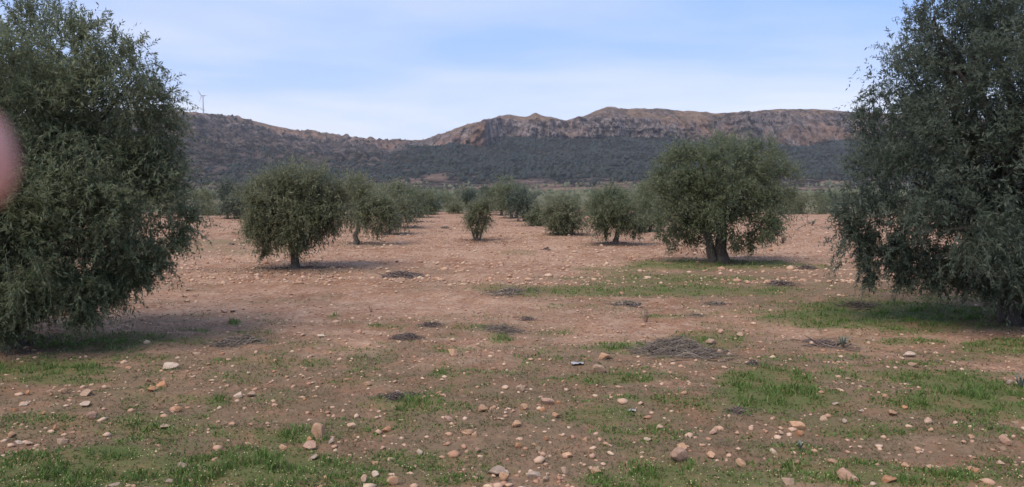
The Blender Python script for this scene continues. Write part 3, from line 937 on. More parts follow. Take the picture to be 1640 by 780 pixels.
MID2 = dict(per_clump=20, nleaf=13, leaf_len=0.115, leaf_w=0.030, shoot=0.36, spread=0.12)
ROW = [
    (568, 391, [(600, 340, 32, 26, 0, 1), (582, 330, 26, 22, 0, 1), (616, 348, 16, 24, 0, 1), (602, 323, 24, 18, 0, 1)], [(606, 355, 380, 12, 0, 30)], [(0, 0, 0.22, 0, 0.95, 0.085)], 60,
     'small olive tree with a slanting bare trunk behind the spreading one', 'olive_pale'),
    (985, 391, [(970, 335, 28, 34, 0, 1), (1000, 340, 30, 32, 0, 1), (985, 318, 30, 20, 0, 1), (955, 345, 14, 24, 0, 1), (1018, 350, 16, 26, 0, 1)], [(1019, 360, 390, 7, 0, 26), (972, 360, 388, 8, 0, 22), (1000, 360, 376, 16, .2, 16)], [(0, 0, 0.16, 0, 0.95, 0.075)], 66,
     'olive tree on a single leaning trunk just left of the broad double trunked tree', 'olive'),
    (905, 376, [(900, 342, 30, 25, 0, 1), (885, 350, 18, 18, 0, 1), (920, 345, 15, 24, 0, 1), (905, 330, 22, 14, 0, 1)], [(895, 355, 374, 18, -.2, 40), (918, 355, 374, 12, -.1, 24)], [(0, 0, 0.05, 0, 0.6, 0.10), (0.2, 0, .1, 0, .6, .06)], 56,
     'bushy olive tree with foliage down to the bare soil, left of the leaning trunk', 'olive_pale'),
]
for x, y, lob, strd, stems, nc, label, mat in ROW:
    b = on_ground(x, y); d = b[1]
    olive(b, lobes_px(b, d, lob), stems, label, 'olive trees standing in the field', x, mat, n_clump=nc, strands=strands_px(b, d, strd), spray=0.14, **MID2)

b = on_ground(764, 384); d = b[1]
olive(b, lobes_px(b, d, [(765, 345, 22, 20, 0, 1), (757, 340, 15, 16, 0, 1), (776, 338, 14, 18, 0, 1), (765, 360, 12, 12, 0, 1)]), [(0, 0, 0.02, 0, 0.55, 0.05), (0.06, 0.02, 0.2, 0, 0.6, 0.03), (-0.05, 0, -.2, 0, .6, .03)],
      'lone young olive tree in the middle of the bare field', 'olive trees standing in the field', 41, 'olive_pale', n_clump=34, strands=strands_px(b, d, [(764, 362, 380, 6, 0, 20)]), spray=0.3, per_clump=20, nleaf=13, leaf_len=0.10, leaf_w=0.026, shoot=0.30, spread=0.09)

FAR = dict(per_clump=20, nleaf=11, inner=.4,  leaf_len=0.15, leaf_w=0.043, shoot=0.42, spread=0.16)
FARROW = [   # base px, crown lobes, label, leaf
    (365, 351, [(372, 320, 24, 26, 0, 1), (360, 312, 14, 18, 0, 1), (392, 318, 16, 22, 0, 1)], 'dark olive tree on a very thin bare trunk, left of the spreading tree', 'olive_dark'),
    (398, 349, [(402, 322, 18, 24, 0, 1), (412, 318, 14, 20, 0, 1)], 'dark olive tree partly hidden behind the spreading tree', 'olive_dark'),
    (622, 376, [(622, 332, 26, 30, 0, 1), (612, 320, 18, 18, 0, 1), (636, 340, 14, 24, 0, 1)], 'third olive tree of the left row, just behind the slanting trunk', 'olive_pale'),
    (640, 366, [(640, 325, 20, 28, 0, 1), (632, 312, 16, 14, 0, 1), (650, 335, 10, 20, 0, 1)], 'fourth olive tree of the left row, tall pale crown', 'olive'),
    (657, 357, [(657, 325, 15, 24, 0, 1), (650, 315, 12, 14, 0, 1)], 'fifth olive tree of the left row', 'olive'),
    (670, 350, [(669, 323, 12, 20, 0, 1), (676, 328, 8, 16, 0, 1)], 'sixth olive tree of the left row', 'olive'),
    (684, 344, [(682, 324, 10, 16, 0, 1), (688, 326, 8, 12, 0, 1)], 'seventh olive tree of the left row', 'olive'),
    (694, 339, [(693, 324, 8, 11, 0, 1)], 'farthest small olive tree closing the left row', 'olive_dark'),
    (842, 355, [(838, 322, 22, 22, 0, 1), (855, 325, 12, 20, 0, 1), (828, 312, 14, 14, 0, 1)], 'dark olive tree with a thick black trunk in the clump in mid field', 'olive_dark'),
    (823, 349, [(818, 320, 16, 20, 0, 1), (808, 315, 12, 16, 0, 1)], 'olive tree with a forked trunk in the clump in mid field', 'olive'),
    (803, 345, [(800, 318, 16, 20, 0, 1), (790, 316, 12, 18, 0, 1)], 'olive tree with a low skirt of leaves in the clump in mid field', 'olive'),
    (775, 341, [(775, 316, 16, 16, 0, 1), (785, 312, 12, 14, 0, 1)], 'olive tree behind the lone young tree', 'olive_dark'),
    (752, 338, [(752, 318, 14, 13, 0, 1), (745, 322, 8, 8, 0, 1)], 'olive tree at the far end of the clump in mid field', 'olive_dark'),
    (860, 362, [(858, 342, 11, 13, 0, 1), (864, 350, 8, 8, 0, 1)], 'small pale olive bush beside the bushy tree with foliage to the soil', 'olive_pale'),
    (1042, 372, [(1040, 335, 22, 30, 0, 1), (1035, 320, 14, 18, 0, 1)], 'olive tree mostly hidden behind the broad double trunked tree', 'olive'),
]
for x, y, lob, label, mat in FARROW:
    b = on_ground(x, y); d = b[1]
    big = sum(l[2] * l[3] for l in lob) * (d / F_PX) ** 2
    st = [(0, 0, .05, 0, .8, .08)] if x != 823 else [(-.1, 0, -.25, 0, .9, .07), (.1, 0, .25, 0, .9, .07)]
    if x == 365: st = [(0, 0, .02, 0, .9, .04)]
    if x == 842: st = [(0, 0, .0, 0, .8, .16)]
    lb = lobes_px(b, d, lob)
    sp = [(l[0] + e * 0.4 * l[3], l[1], l[2] - 0.3 * l[5], l[2] - 1.2 * l[5], 0.45 * l[3], 9) for l in lb for e in (-1, 1)]
    olive(b, lb, st, label, 'olive trees standing in the field', x * 7 + y, mat, n_clump=int(np.clip(20 + 13 * big, 20, 44)), strands=[s_ for s_ in sp if s_[3] > 0.1], spray=0.15, **FAR)

# orchard trees and bushes past the edge of the field: a few shared crowns, turned and scaled
protos = []
for k in range(5):
    r = np.random.default_rng(300 + k)
    lb = [(r.normal(0, .45), r.normal(0, .45), 1.5 + r.normal(0, .25), r.uniform(.7, 1.1), r.uniform(.7, 1.1), r.uniform(.6, .95)) for _ in range(4)]
    protos.append((trunk_mesh('trunk', [(0, 0, .05, 0, .7, .09)], lb, r, 1),
                   crown_mesh('crown', lb, r, 46, 11, 7, 0.22, 0.075, 0.5, M['olive_pale' if k % 2 else 'olive'], inner=.3, spread=.2, zmin=.3)))


def far_tree(x, y, scale, k, label, group, z=None):
    root = tag(bpy.data.objects.new('olive_tree', None), label, 'olive tree', group)
    root.location = (x, y, float(ground_z(x, y)) if z is None else z)
    root.rotation_euler = (0, 0, (x * 1.7 + y * 0.9) % 6.28)
    root.scale = (scale, scale, scale * (0.9 + 0.2 * ((x * 3.1) % 1)))
    COL.objects.link(root)
    for nm, me in zip(('trunk', 'crown'), protos[k % 5]):
        link(nm, me, root)


r = np.random.default_rng(77)
cnt = 0
while cnt < 110:
    dd = 64 + 190 * r.random() ** 1.1
    a = r.uniform(-0.80, 0.80)
    if dd < 95 and -0.12 < a < 0.0:
        continue
    far_tree(a * dd, dd, r.uniform(0.55, 1.0), cnt, ('pale' if cnt % 2 else 'dark') + ' olive tree in the orchards beyond the field, ' + ('left' if a < -0.09 else 'right') + ' of the bare lane',
             'olive trees beyond the field')
    cnt += 1


# ---------------------------------------------------------------- scrub along the field's far edge
def bush(px, py, w, h, label, group, seed, mat='scrub', name='bush', dense=1.0):
    b = on_ground(px, py); d = b[1]; s_ = d / F_PX
    rg = np.random.default_rng(seed)
    n = max(2, int(w / h))
    lb = [((k - (n - 1) / 2) * w / n * s_ + rg.normal(0, .05), rg.normal(0, .3), h * s_ * rg.uniform(.35, .55), w / n * s_ * .7, .6, h * s_ * .5) for k in range(n)]
    me = crown_mesh(name, lb, rg, int((12 + 10 * n) * dense), 10, 7, 0.17, 0.055, 0.42, M[mat], inner=.2, spread=.15, zmin=.03)
    tag(link(name, me, loc=b), label, 'bush', group)


EDGE = 'bushes along the far edge of the field'
bush(1292, 343, 62, 30, 'pale green hedge between the broad double trunked tree and the tallest tree', EDGE, 1)
bush(1275, 342, 26, 22, 'brownish low bush at the foot of the pale green hedge', EDGE, 2)
bush(1325, 341, 40, 30, 'dark green bush at the end of the pale hedge by the tallest tree', EDGE, 3, 'olive')
bush(712, 333, 30, 16, 'olive brown bush at the far end of the bare lane', EDGE, 4)
bush(732, 334, 22, 13, 'grey brown bush next to the clump of trees at the lane end', EDGE, 5)
bush(727, 343, 9, 12, 'little pale shrub standing alone in the lane', EDGE, 6, 'olive_pale')
bush(330, 344, 40, 34, 'pale green bush left of the thin trunked dark tree', EDGE, 7, 'scrub')
bush(300, 348, 50, 40, 'grey green bush seen past the drooping twigs of the edge tree', EDGE, 8, 'olive_pale')
bush(255, 350, 50, 40, 'grey green bush almost hidden behind the edge tree', EDGE, 9, 'olive_pale')
bush(345, 346, 30, 12, 'straw coloured low scrub left of the thin trunked dark tree', EDGE, 10, 'scrub')
bush(1075, 352, 60, 16, 'low scrub seen under the broad double trunked tree', EDGE, 12, 'scrub')
bush(945, 345, 30, 14, 'low scrub between the bushy tree and the leaning tree', EDGE, 13, 'scrub')
bush(435, 345, 40, 18, 'low scrub behind the hanging shoots of the spreading tree', EDGE, 14, 'scrub')
bush(545, 345, 50, 18, 'low scrub behind the slanting trunk', EDGE, 15, 'scrub')

# ---------------------------------------------------------------- stones
def ico(sub):
    import bmesh
    bm = bmesh.new()
    bmesh.ops.create_icosphere(bm, subdivisions=sub, radius=1.0)
    V = np.array([v.co[:] for v in bm.verts])
    Fc = np.array([[v.index for v in f.verts] for f in bm.faces])
    bm.free()
    return V, Fc


ICO3, ICO2, ICO1 = ico(3), ico(2), ico(1)


def rock_shape(seed, base=ICO3, cuts=13):
    rg = np.random.default_rng(seed)
    V, Fc = base
    V = V.copy()
    for _ in range(cuts):                                   # broken faces
        nrm = unit(rg.normal(size=3)); h = rg.uniform(0.32, 0.78)
        dd = V @ nrm - h
        V -= np.where(dd > 0, dd, 0)[:, None] * nrm * 0.92
    V += 0.10 * fbm(V[:, 0] * 1.3 + seed, V[:, 1] * 1.3, V[:, 2] * 1.3, 3)[:, None] * V
    V += 0.03 * fbm(V[:, 0] * 5 + seed, V[:, 1] * 5, V[:, 2] * 5, 2)[:, None] * V
    V /= np.abs(V).max(0)
    return V, Fc


ROCKS = [rock_shape(500 + k) for k in range(14)]
ROCK_ME = {}


def rock_mesh(k, tone):
    if (k, tone) not in ROCK_ME:
        V, Fc = ROCKS[k]
        ROCK_ME[(k, tone)] = make_mesh('stone', V, [Fc], STONE[tone], None, True, 0.50)
    return ROCK_ME[(k, tone)]


def stone(px, py, w, aspect, tone, label, group, seed):
    """py: where its foot meets the ground; w: width in photo pixels; aspect: height over width."""
    b = on_ground(px, py); s_ = b[1] / F_PX
    rg = np.random.default_rng(seed)
    w *= 0.92
    hw, hh = 0.5 * w * s_, 0.5 * w * aspect * s_
    o = link('stone', rock_mesh(seed % 14, tone))
    o.scale = (hw, hw * rg.uniform(0.7, 1.0), hh * 1.25)
    o.rotation_euler = (rg.normal(0, .10), rg.normal(0, .10), rg.uniform(-.5, .5) + (3.14 if seed % 2 else 0))
    dp = hw * 0.6
    x, y = b[0] * (b[1] + dp) / b[1], b[1] + dp
    o.location = (x, y, float(ground_z(x, y)) + hh * (0.72 if seed < 400 else rg.uniform(.3, .7)))
    tag(o, label, 'stone', group)
    return o


SG = 'stones lying on the field'
STONES = [
    (508, 706, 26, 1.15, 'tan', 'tall tan stone propped up in the grass beside a flat pinkish one'),
    (497, 722, 26, .6, 'pink', 'flat pinkish stone leaning on the foot of the tall tan stone'),
    (497, 709, 12, .8, 'orange', 'small orange stone wedged beside the tall tan stone'),
    (531, 711, 11, 1.2, 'white', 'small upright white stone next to the tall tan stone'),
    (454, 722, 16, .6, 'tan', 'low tan stone in grass on the far side of the flat pinkish one'),
    (725, 571, 19, .85, 'tan', 'rounded tan stone alone on bare soil in front of the brush clumps'),
    (773, 660, 21, .65, 'tan', 'chunky tan stone on brown soil to the right of the grass tuft with brush'),
    (719, 676, 19, .5, 'pink', 'flat pinkish stone below the chunky tan one'),
    (621, 694, 20, .6, 'orange', 'rounded orange stone in front of the grass tuft with brush'),
    (563, 686, 17, .65, 'pale', 'pale wedge stone between the tall tan stone and the rounded orange one'),
    (752, 697, 17, .55, 'tan', 'tan stone of a pair beside the weedy soil, the flatter one'),
    (761, 699, 13, .75, 'tan', 'small tan stone touching the flatter one of the pair'),
    (796, 763, 34, .42, 'grey', 'broad flat grey stone at the bottom edge'),
    (809, 774, 22, .8, 'tan', 'square tan stone just below the broad flat grey one'),
    (627, 779, 24, .7, 'tan', 'large tan stone cut by the bottom edge, in front of the grass'),
    (584, 775, 13, 1.3, 'pale', 'narrow upright pale stone in the grass at the bottom edge'),
    (603, 767, 18, .6, 'white', 'white blocky stone between the upright pale one and the cut tan one'),
    (504, 739, 22, .45, 'white', 'thin grey white stone lying flat in the grass below the tall tan stone'),
    (673, 731, 14, .8, 'white', 'small whitish stone with a dark shadowed side on weedy soil'),
    (601, 745, 14, .6, 'tan', 'dull tan stone in thin grass above the white blocky one'),
    (969, 577, 25, .5, 'tan', 'long low tan stone behind the largest pale stone on the track'),
    (961, 598, 30, .6, 'pale', 'largest pale stone beside the track, front of the long low tan one'),
    (835, 629, 19, .75, 'pale', 'rounded pale stone, front left of the largest pale stone by the track'),
    (877, 648, 25, .5, 'pink', 'flat rough pinkish stone with a notched outline'),
    (840, 657, 15, .75, 'tan', 'small tan stone left of the flat rough pinkish one'),
    (869, 659, 12, .7, 'orange', 'small orange tan stone just below the flat rough pinkish one'),
    (827, 685, 17, .7, 'tan', 'rounded tan stone beside dark weeds in mid foreground'),
    (891, 671, 18, .55, 'tan', 'dull tan stone half sunk in brown soil'),
    (1085, 745, 36, .66, 'pink', 'largest pinkish grey boulder in the foreground grass'),
    (1092, 724, 20, .7, 'tan', 'tan stone resting right behind the largest boulder'),
    (1140, 735, 19, .7, 'tan', 'tan stone to the right of the largest boulder'),
    (1142, 697, 17, .8, 'pink', 'rounded pink tan stone in front of bright grass'),
    (1187, 748, 21, .6, 'tan', 'wedge shaped tan stone on soil, lower right of the largest boulder'),
    (903, 760, 15, 1.1, 'pale', 'upright pale pinkish stone near the bottom edge'),
    (955, 760, 22, .6, 'tan', 'lumpy tan stone in the grass between the upright pale one and the boulder'),
    (856, 767, 30, .5, 'white', 'broad flat whitish stone near the bottom edge'),
    (875, 772, 15, .7, 'pale', 'pale stone beside the broad flat whitish one'),
    (908, 734, 20, .55, 'tan', 'low tan stone above the upright pale pinkish one'),
    (875, 706, 11, .7, 'orange', 'small bright orange stone on bare brown soil'),
    (938, 706, 11, .75, 'tan', 'small tan stone near the thin grass band'),
    (1056, 689, 14, .7, 'pale', 'rounded pale stone in the middle of the thin grass band'),
    (1038, 708, 16, .5, 'white', 'flat whitish stone in thin grass'),
    (1138, 554, 21, .5, 'pale', 'long pale stone at the end of the largest brush heap'),
    (1185, 541, 12, .75, 'pale', 'pale round stone behind the largest brush heap'),
    (1156, 535, 13, .6, 'pink', 'pinkish stone behind the end of the largest brush heap'),
    (1095, 633, 15, .5, 'tan', 'yellowish stone lying in the grass before the bright patch'),
    (1357, 774, 38, .6, 'pink', 'biggest smooth pink stone cut by the bottom edge'),
    (1261, 778, 25, .65, 'pale', 'pale rough stone left of the biggest smooth pink stone'),
    (1423, 777, 30, .45, 'orange', 'long flat orange stone right of the biggest smooth pink stone'),
    (1336, 746, 25, .55, 'tan', 'slanting tan stone above the biggest smooth pink stone'),
    (1278, 746, 21, .5, 'pink', 'flat pinkish stone on brown soil, left of the slanting tan one'),
    (1277, 689, 28, .6, 'tan', 'lumpy yellowish tan stone, upper one of a touching pair'),
    (1281, 700, 15, .7, 'orange', 'orange stone tucked under the lumpy yellowish one'),
    (1319, 674, 15, .6, 'pale', 'pale oval stone on the grass to the right of the lumpy yellowish one'),
    (1456, 573, 21, .45, 'white', 'pointed white stone on the bare track'),
    (1463, 589, 18, .45, 'pale', 'pale stone just in front of the pointed white one'),
    (1617, 618, 13, .8, 'white', 'round white stone by the bright grass at the edge of the photo'),
    (1428, 667, 17, .55, 'tan', 'low tan stone in front of the large bright grass patch'),
    (1450, 657, 13, .55, 'orange', 'small orange stone at the rim of the large bright grass patch'),
    (1484, 679, 20, .5, 'pale', 'two toned pale stone below the large bright grass patch'),
    (1610, 713, 21, .7, 'pink', 'rounded pinkish stone on bare soil near the corner'),
    (1558, 759, 25, .5, 'orange', 'flat orange tan stone on the soil near the corner'),
    (1602, 747, 15, .6, 'pale', 'pale stone above the flat orange tan one near the corner'),
    (1358, 610, 13, .5, 'pale', 'small pale stone between the two bright grass patches'),
    (1380, 661, 13, .45, 'white', 'flat white stone left of the low tan stone'),
    (1338, 651, 13, .45, 'white', 'small flat white stone in the gap between bright grass patches'),
    (272, 592, 31, .3, 'white', 'long flat white slab on the brown ground in front of the edge tree'),
    (260, 621, 23, .5, 'orange', 'largest orange stone of the cluster in front of the edge tree'),
    (243, 627, 16, .55, 'orange', 'rounded orange stone at the front of the orange cluster'),
    (237, 613, 13, .65, 'tan', 'tan stone at the back of the orange cluster'),
    (146, 674, 20, .7, 'pink', 'pointed pinkish grey stone on the left hand soil'),
    (138, 653, 20, .4, 'white', 'flat whitish stone behind the pointed pinkish grey one'),
    (90, 691, 13, .9, 'orange', 'upright orange stone in thin grass'),
    (69, 666, 11, .8, 'orange', 'small orange cube shaped stone left of the pointed pinkish grey one'),
    (293, 754, 21, .7, 'grey', 'brownish grey stone lying in the left grass'),
    (100, 711, 21, .5, 'pale', 'pale rough stone in front of the upright orange one'),
    (46, 714, 16, .5, 'pale', 'pale stone of a pair near the left edge'),
    (31, 712, 15, .5, 'white', 'whitish stone of the pair near the left edge'),
    (185, 781, 20, .5, 'grey', 'grey stone sunk in grass at the bottom edge'),
    (273, 777, 20, .5, 'grey', 'bluish grey flat stone in grass at the bottom edge'),
    (285, 660, 14, .7, 'orange', 'yellowish orange stone beside the small round grass tuft'),
    (383, 637, 19, .45, 'white', 'white pointed stone of the pair on pinkish soil'),
    (403, 636, 15, .6, 'pale', 'rounded pale stone of the pair on pinkish soil'),
    (262, 690, 28, .3, 'pale', 'long thin pale stone lying in the left grass band'),
    (102, 632, 13, .75, 'tan', 'tan stone left of the pale double stone'),
    (140, 634, 22, .5, 'pale', 'pale double stone below the grass strip of the edge tree'),
    (46, 633, 11, .8, 'orange', 'orange stone under the grass strip of the edge tree'),
    (40, 651, 20, .35, 'white', 'flat white stone at the left, before the orange stone'),
    (19, 702, 17, .55, 'tan', 'tan stone at the left edge beside the whitish pair'),
    (315, 568, 14, .35, 'pale', 'flat pale stone beyond the long white slab'),
    (373, 500, 14, .5, 'pale', 'larger pale stone of the cluster on the pink track'),
    (359, 500, 13, .45, 'pink', 'pinkish stone of the cluster on the pink track'),
    (304, 466, 14, .45, 'pale', 'flat pale stone out on the pink soil past the edge tree'),
    (515, 540, 16, .35, 'white', 'thin white stone on the bare soil left of the brush clumps'),
    (590, 618, 14, .5, 'tan', 'tan stone beside the weeds before the grass tuft with brush'),
]
used = []
for i, (x, y, w, asp, tone, label) in enumerate(STONES):
    stone(x, y, w, asp, tone, label, SG, 40 + i)
    used.append((x, y))

rs = random.Random(5)
cnt = 0
WORD = {t: 'loose fist sized %s stone, one of many alike scattered over the weedy soil' % w for t, w in (('tan', 'tan'), ('pink', 'pinkish'), ('pale', 'pale cream'), ('orange', 'rusty orange'), ('white', 'whitish'))}
tones = ['tan', 'tan', 'pink', 'pale', 'orange', 'tan', 'orange', 'white', 'pink', 'pale', 'tan']
while cnt < 170:
    if cnt and rs.random() < 0.45:                       # stones lie in loose groups
        qx, qy = used[-1 - rs.randrange(min(cnt, 6))]
        x, y = qx + rs.gauss(0, 34), qy + rs.gauss(0, 9)
        if not (0 < x < 1640 and 478 < y < 781):
            continue
    else:
        y = 480 + 300 * rs.random() ** 0.85
        x = rs.uniform(0, 1640)
    if any(abs(x - a) < 16 and abs(y - b_) < 10 for a, b_ in used):
        continue
    b = on_ground(x, y)
    g, m, _, _ = cover(np.array([b[0]]), np.array([b[1]]))
    if g[0] > 0.6 and rs.random() < 0.75:
        continue
    s = (y - 300) / 400
    tone = rs.choice(tones)
    stone(x, y, s * rs.choice([5, 5, 6, 6, 7, 8, 9, 12]), rs.uniform(.4, .8), tone, WORD[tone], 'small loose %s stones scattered over the soil' % tone, 400 + cnt)
    used.append((x, y))
    cnt += 1

# pebbles: everything smaller, thick on the ploughed soil beyond the track
PEB = [rock_shape(800 + k, ICO1, 4) for k in range(10)]


def pebbles(name, x, y, size, rng, mats):
    z = ground_z(x, y)
    soup = Soup()
    for k in range(10):
        sel = np.arange(k, len(x), 10)
        V, Fc = PEB[k]
        a = rng.uniform(0, 6.28, len(sel))
        sc = size[sel][:, None] * np.stack([rng.uniform(.8, 1.3, len(sel)), rng.uniform(.7, 1.1, len(sel)), rng.uniform(.4, .75, len(sel))], 1)
        L = V[None] * sc[:, None, :]
        wx = L[..., 0] * np.cos(a)[:, None] - L[..., 1] * np.sin(a)[:, None]
        wy = L[..., 0] * np.sin(a)[:, None] + L[..., 1] * np.cos(a)[:, None]
        W = np.stack([wx + x[sel][:, None], wy + y[sel][:, None], L[..., 2] + (z[sel] + 0.35 * sc[:, 2])[:, None]], -1)
        t = rng.uniform(0, 1, len(sel))
        soup.add(W.reshape(-1, 3), (Fc[None] + (np.arange(len(sel)) * len(V))[:, None, None]).reshape(-1, 3), tint=np.repeat(t, len(V)))
    return soup.mesh(name, mats)


M['pebble'] = twig_material('pebble', (0.36, 0.19, 0.115), (0.56, 0.41, 0.285))
rg = np.random.default_rng(91)
y1 = 4 + 10 * rg.random(6000) ** 1.2; x1 = rg.uniform(-1, 1, 6000) * (0.75 * y1 + 1)
y2 = 13 + 27 * rg.random(11000) ** 1.2; x2 = rg.uniform(-1, 1, 11000) * 0.75 * y2
x_, y_ = np.concatenate([x1, x2]), np.concatenate([y1, y2])
g, m, _, _ = cover(x_, y_)
kp = rg.random(len(x_)) > 0.85 * g
x_, y_ = x_[kp], y_[kp]
sz = np.clip(rg.lognormal(-3.85, 0.45, len(x_)), 0.009, 0.075) * np.where(y_ > 13, 1.15, 0.66)
tag(link('pebbles', pebbles('pebbles', x_, y_, sz, rg, M['pebble'])), 'countless small pale and orange stones strewn over the red soil', 'pebbles', kind='stuff')

# ---------------------------------------------------------------- grass and weeds
def blades(name, x, y, h, w, rng, mat, lean=0.5, tint=None):
    z = ground_z(x, y) + 0.004
    n = len(x)
    a = rng.uniform(0, 6.28, n); ld = rng.uniform(0, 6.28, n)
    bx, by = np.cos(a) * w, np.sin(a) * w
    lx, ly = np.cos(ld) * h * lean * rng.uniform(.2, 1.3, n), np.sin(ld) * h * lean * rng.uniform(.2, 1.3, n)
    p = np.stack([x, y, z], 1)
    e = np.stack([bx, by, 0 * bx], 1)
    mid = p + np.stack([lx * .35, ly * .35, h * .6], 1)
    tip = p + np.stack([lx, ly, h], 1)
    V = np.stack([p - e, p + e, mid + e * .75, mid - e * .75, tip], 1).reshape(-1, 3)
    k = np.arange(n)[:, None] * 5
    t = np.clip((rng.uniform(0, 1, n) if tint is None else tint + rng.normal(0, .15, n)), 0, 1)
    return make_mesh(name, V, [k + np.array([[0, 1, 2, 3]]), k + np.array([[3, 2, 4]])], mat, {'tint': np.repeat(t, 5)})


rg = np.random.default_rng(123)
N0 = 700000
yy = 3.6 + 15.5 * rg.random(N0) ** 1.55
xx = rg.uniform(-1, 1, N0) * (0.80 * yy + 0.9)
g, m, _, _ = cover(xx, yy)
tuft = sstep(-0.25, 0.45, fbm(xx / 0.22, yy / 0.22, 3.0, 2))
kp = rg.random(N0) < g * (0.25 + 0.75 * tuft) * np.clip(7.5 / yy, 0.3, 1)
xx, yy, g, tuft = xx[kp], yy[kp], g[kp], tuft[kp]
print('blades', len(xx))
if len(xx) > 135000:
    xx, yy, g, tuft = xx[:135000], yy[:135000], g[:135000], tuft[:135000]
hh = (0.016 + 0.055 * g ** 1.5 * tuft) * rg.uniform(0.5, 1.35, len(xx))
low = rg.random(len(xx)) < 0.45
hh = np.where(low, rg.uniform(.008, .024, len(xx)), hh)
tag(link('grass', blades('grass', xx, yy, hh, (0.0020 + 0.00040 * yy * rg.uniform(.7, 1.3, len(xx))) * np.where(low, 1.7, 1), rg, M['grass'], np.where(low, 1.5, .7))), 'short green grass growing in patches on the red soil', 'grass', kind='stuff')

N1 = 200000
yy = 3.6 + 9.5 * rg.random(N1) ** 1.3
xx = rg.uniform(-1, 1, N1) * (0.74 * yy + 0.6)
g, m, _, _ = cover(xx, yy)
kp = rg.random(N1) < np.clip(m, 0, 1) ** 1.2 * (0.25 + 0.75 * sstep(-.3, .4, fbm(xx / .35, yy / .35, 6.0, 2))) * np.clip(6.5 / yy, .3, 1)
xx, yy = xx[kp][:65000], yy[kp][:65000]
tn = np.clip(0.55 + 0.6 * fbm(xx / .8, yy / .8, 2.0, 2), 0, 1)
tag(link('low_weeds', blades('low_weeds', xx, yy, rg.uniform(.005, .016, len(xx)), 0.0024 + 0.0004 * yy, rg, M['weed'], 2.2, tn)), 'low dull weeds and dry seedlings covering the trodden soil', 'weeds', kind='stuff')

# dark dead tufts dotted over the ploughed soil
N2 = 60000
yy = 7 + 34 * rg.random(N2) ** 1.3
xx = rg.uniform(-1, 1, N2) * 0.74 * yy
dens = sstep(0.12, 0.5, fbm(xx / .8, yy / .35, 41.0, 3)) * sstep(-0.3, 0.4, fbm(xx / 6, yy / 3, 44.0, 2))
kp = rg.random(N2) < dens * 0.8
xx, yy = xx[kp][:22000], yy[kp][:22000]
for o in [o for o in bpy.data.objects if o.name.startswith('olive_tree') and o.get('group') == 'olive trees standing in the field' and o.location.y < 45]:
    k = int(1500 if o.location.y < 20 else 500)             # leaf litter round each trunk, its dark tone also painting contact shade
    r_ = np.abs(rg.normal(0, 0.75, k)); a_ = rg.uniform(0, 6.28, k)
    xx = np.concatenate([xx, o.location.x + r_ * np.cos(a_)]); yy = np.concatenate([yy, o.location.y + r_ * np.sin(a_)])
tag(link('dead_weeds', blades('dead_weeds', xx, yy, rg.uniform(.008, .035, len(xx)), 0.002 + 0.0005 * yy, rg, M['twig_dark'], 1.8)), 'dark dead weed and leaf litter on the soil, doubling as shade round the trunks', 'weeds', kind='stuff')

nf = 1500
yy = 4.0 + 1.4 * rg.random(nf) ** 1.4
xx = rg.uniform(-1, 1, nf) * 0.74 * yy
g, m, _, _ = cover(xx, yy)
kp = g > 0.35
xx, yy = xx[kp], yy[kp]
V, Fc = ICO1[0][[0, 1, 2, 3, 4, 5]] if False else None, None
oct_v = np.array([(1, 0, 0), (-1, 0, 0), (0, 1, 0), (0, -1, 0), (0, 0, .7), (0, 0, -.7)], float)
oct_f = np.array([(0, 2, 4), (2, 1, 4), (1, 3, 4), (3, 0, 4), (2, 0, 5), (1, 2, 5), (3, 1, 5), (0, 3, 5)])
pp = np.stack([xx, yy, ground_z(xx, yy) + rg.uniform(.015, .06, len(xx))], 1)
Vf = (oct_v[None] * rg.uniform(.0025, .0055, len(xx))[:, None, None] + pp[:, None, :]).reshape(-1, 3)
tag(link('wildflowers', make_mesh('wildflowers', Vf, [(oct_f[None] + (np.arange(len(xx)) * 6)[:, None, None]).reshape(-1, 3)], M['flower'])), 'tiny pale yellow flowers dotted in the nearest grass', 'flowers', kind='stuff')

# ---------------------------------------------------------------- heaps of pruned twigs
def brush(px, py, w, h, n, mat, label, seed, name='brush_pile', thick=0.0036, dirx=None, leafy=0.0):
    b = on_ground(px, py); s_ = b[1] / F_PX
    rg = np.random.default_rng(seed)
    W, H = w * s_ * .5, h * s_ * 0.8
    soup = Soup()
    for _ in range(n):
        u = rg.normal(0, .48); v = rg.normal(0, .55)
        ang = rg.uniform(0, 6.28) if dirx is None else dirx + rg.normal(0, .55) + (3.14 if rg.random() < .5 else 0)
        L = W * rg.uniform(.35, .9)
        z0 = H * rg.uniform(0, .75) * max(0.1, 1 - (u * u + v * v) * 1.6)
        p = np.array([u * W, v * W * .7, z0])
        d_ = np.array([math.cos(ang), math.sin(ang) * .7, rg.normal(.05, .22)])
        t = np.linspace(-.5, .5, 4)[:, None]
        pts = p + d_ * t * L + np.array([0, 0, 1]) * (0.25 - t ** 2) * H * rg.uniform(-.3, 1.1) + np.cumsum(rg.normal(0, .025 * W, (4, 3)), 0)
        gz = ground_z(pts[:, 0] + b[0], pts[:, 1] + b[1]) - b[2]
        pts[:, 2] = np.maximum(pts[:, 2] , 0.003) + gz
        th = thick * rg.uniform(.5, 1.4)
        V, q = tube(pts, th * np.array([1, .9, .7, .4]), 3)
        soup.add(V, q, tint=np.full(len(V), rg.uniform(0, 1)))
    o = link(name, soup.mesh(name, M[mat]), loc=b)
    tag(o, label, 'brush pile' if name == 'brush_pile' else 'plant', 'heaps of pruned twigs' if name == 'brush_pile' else None)
    return o


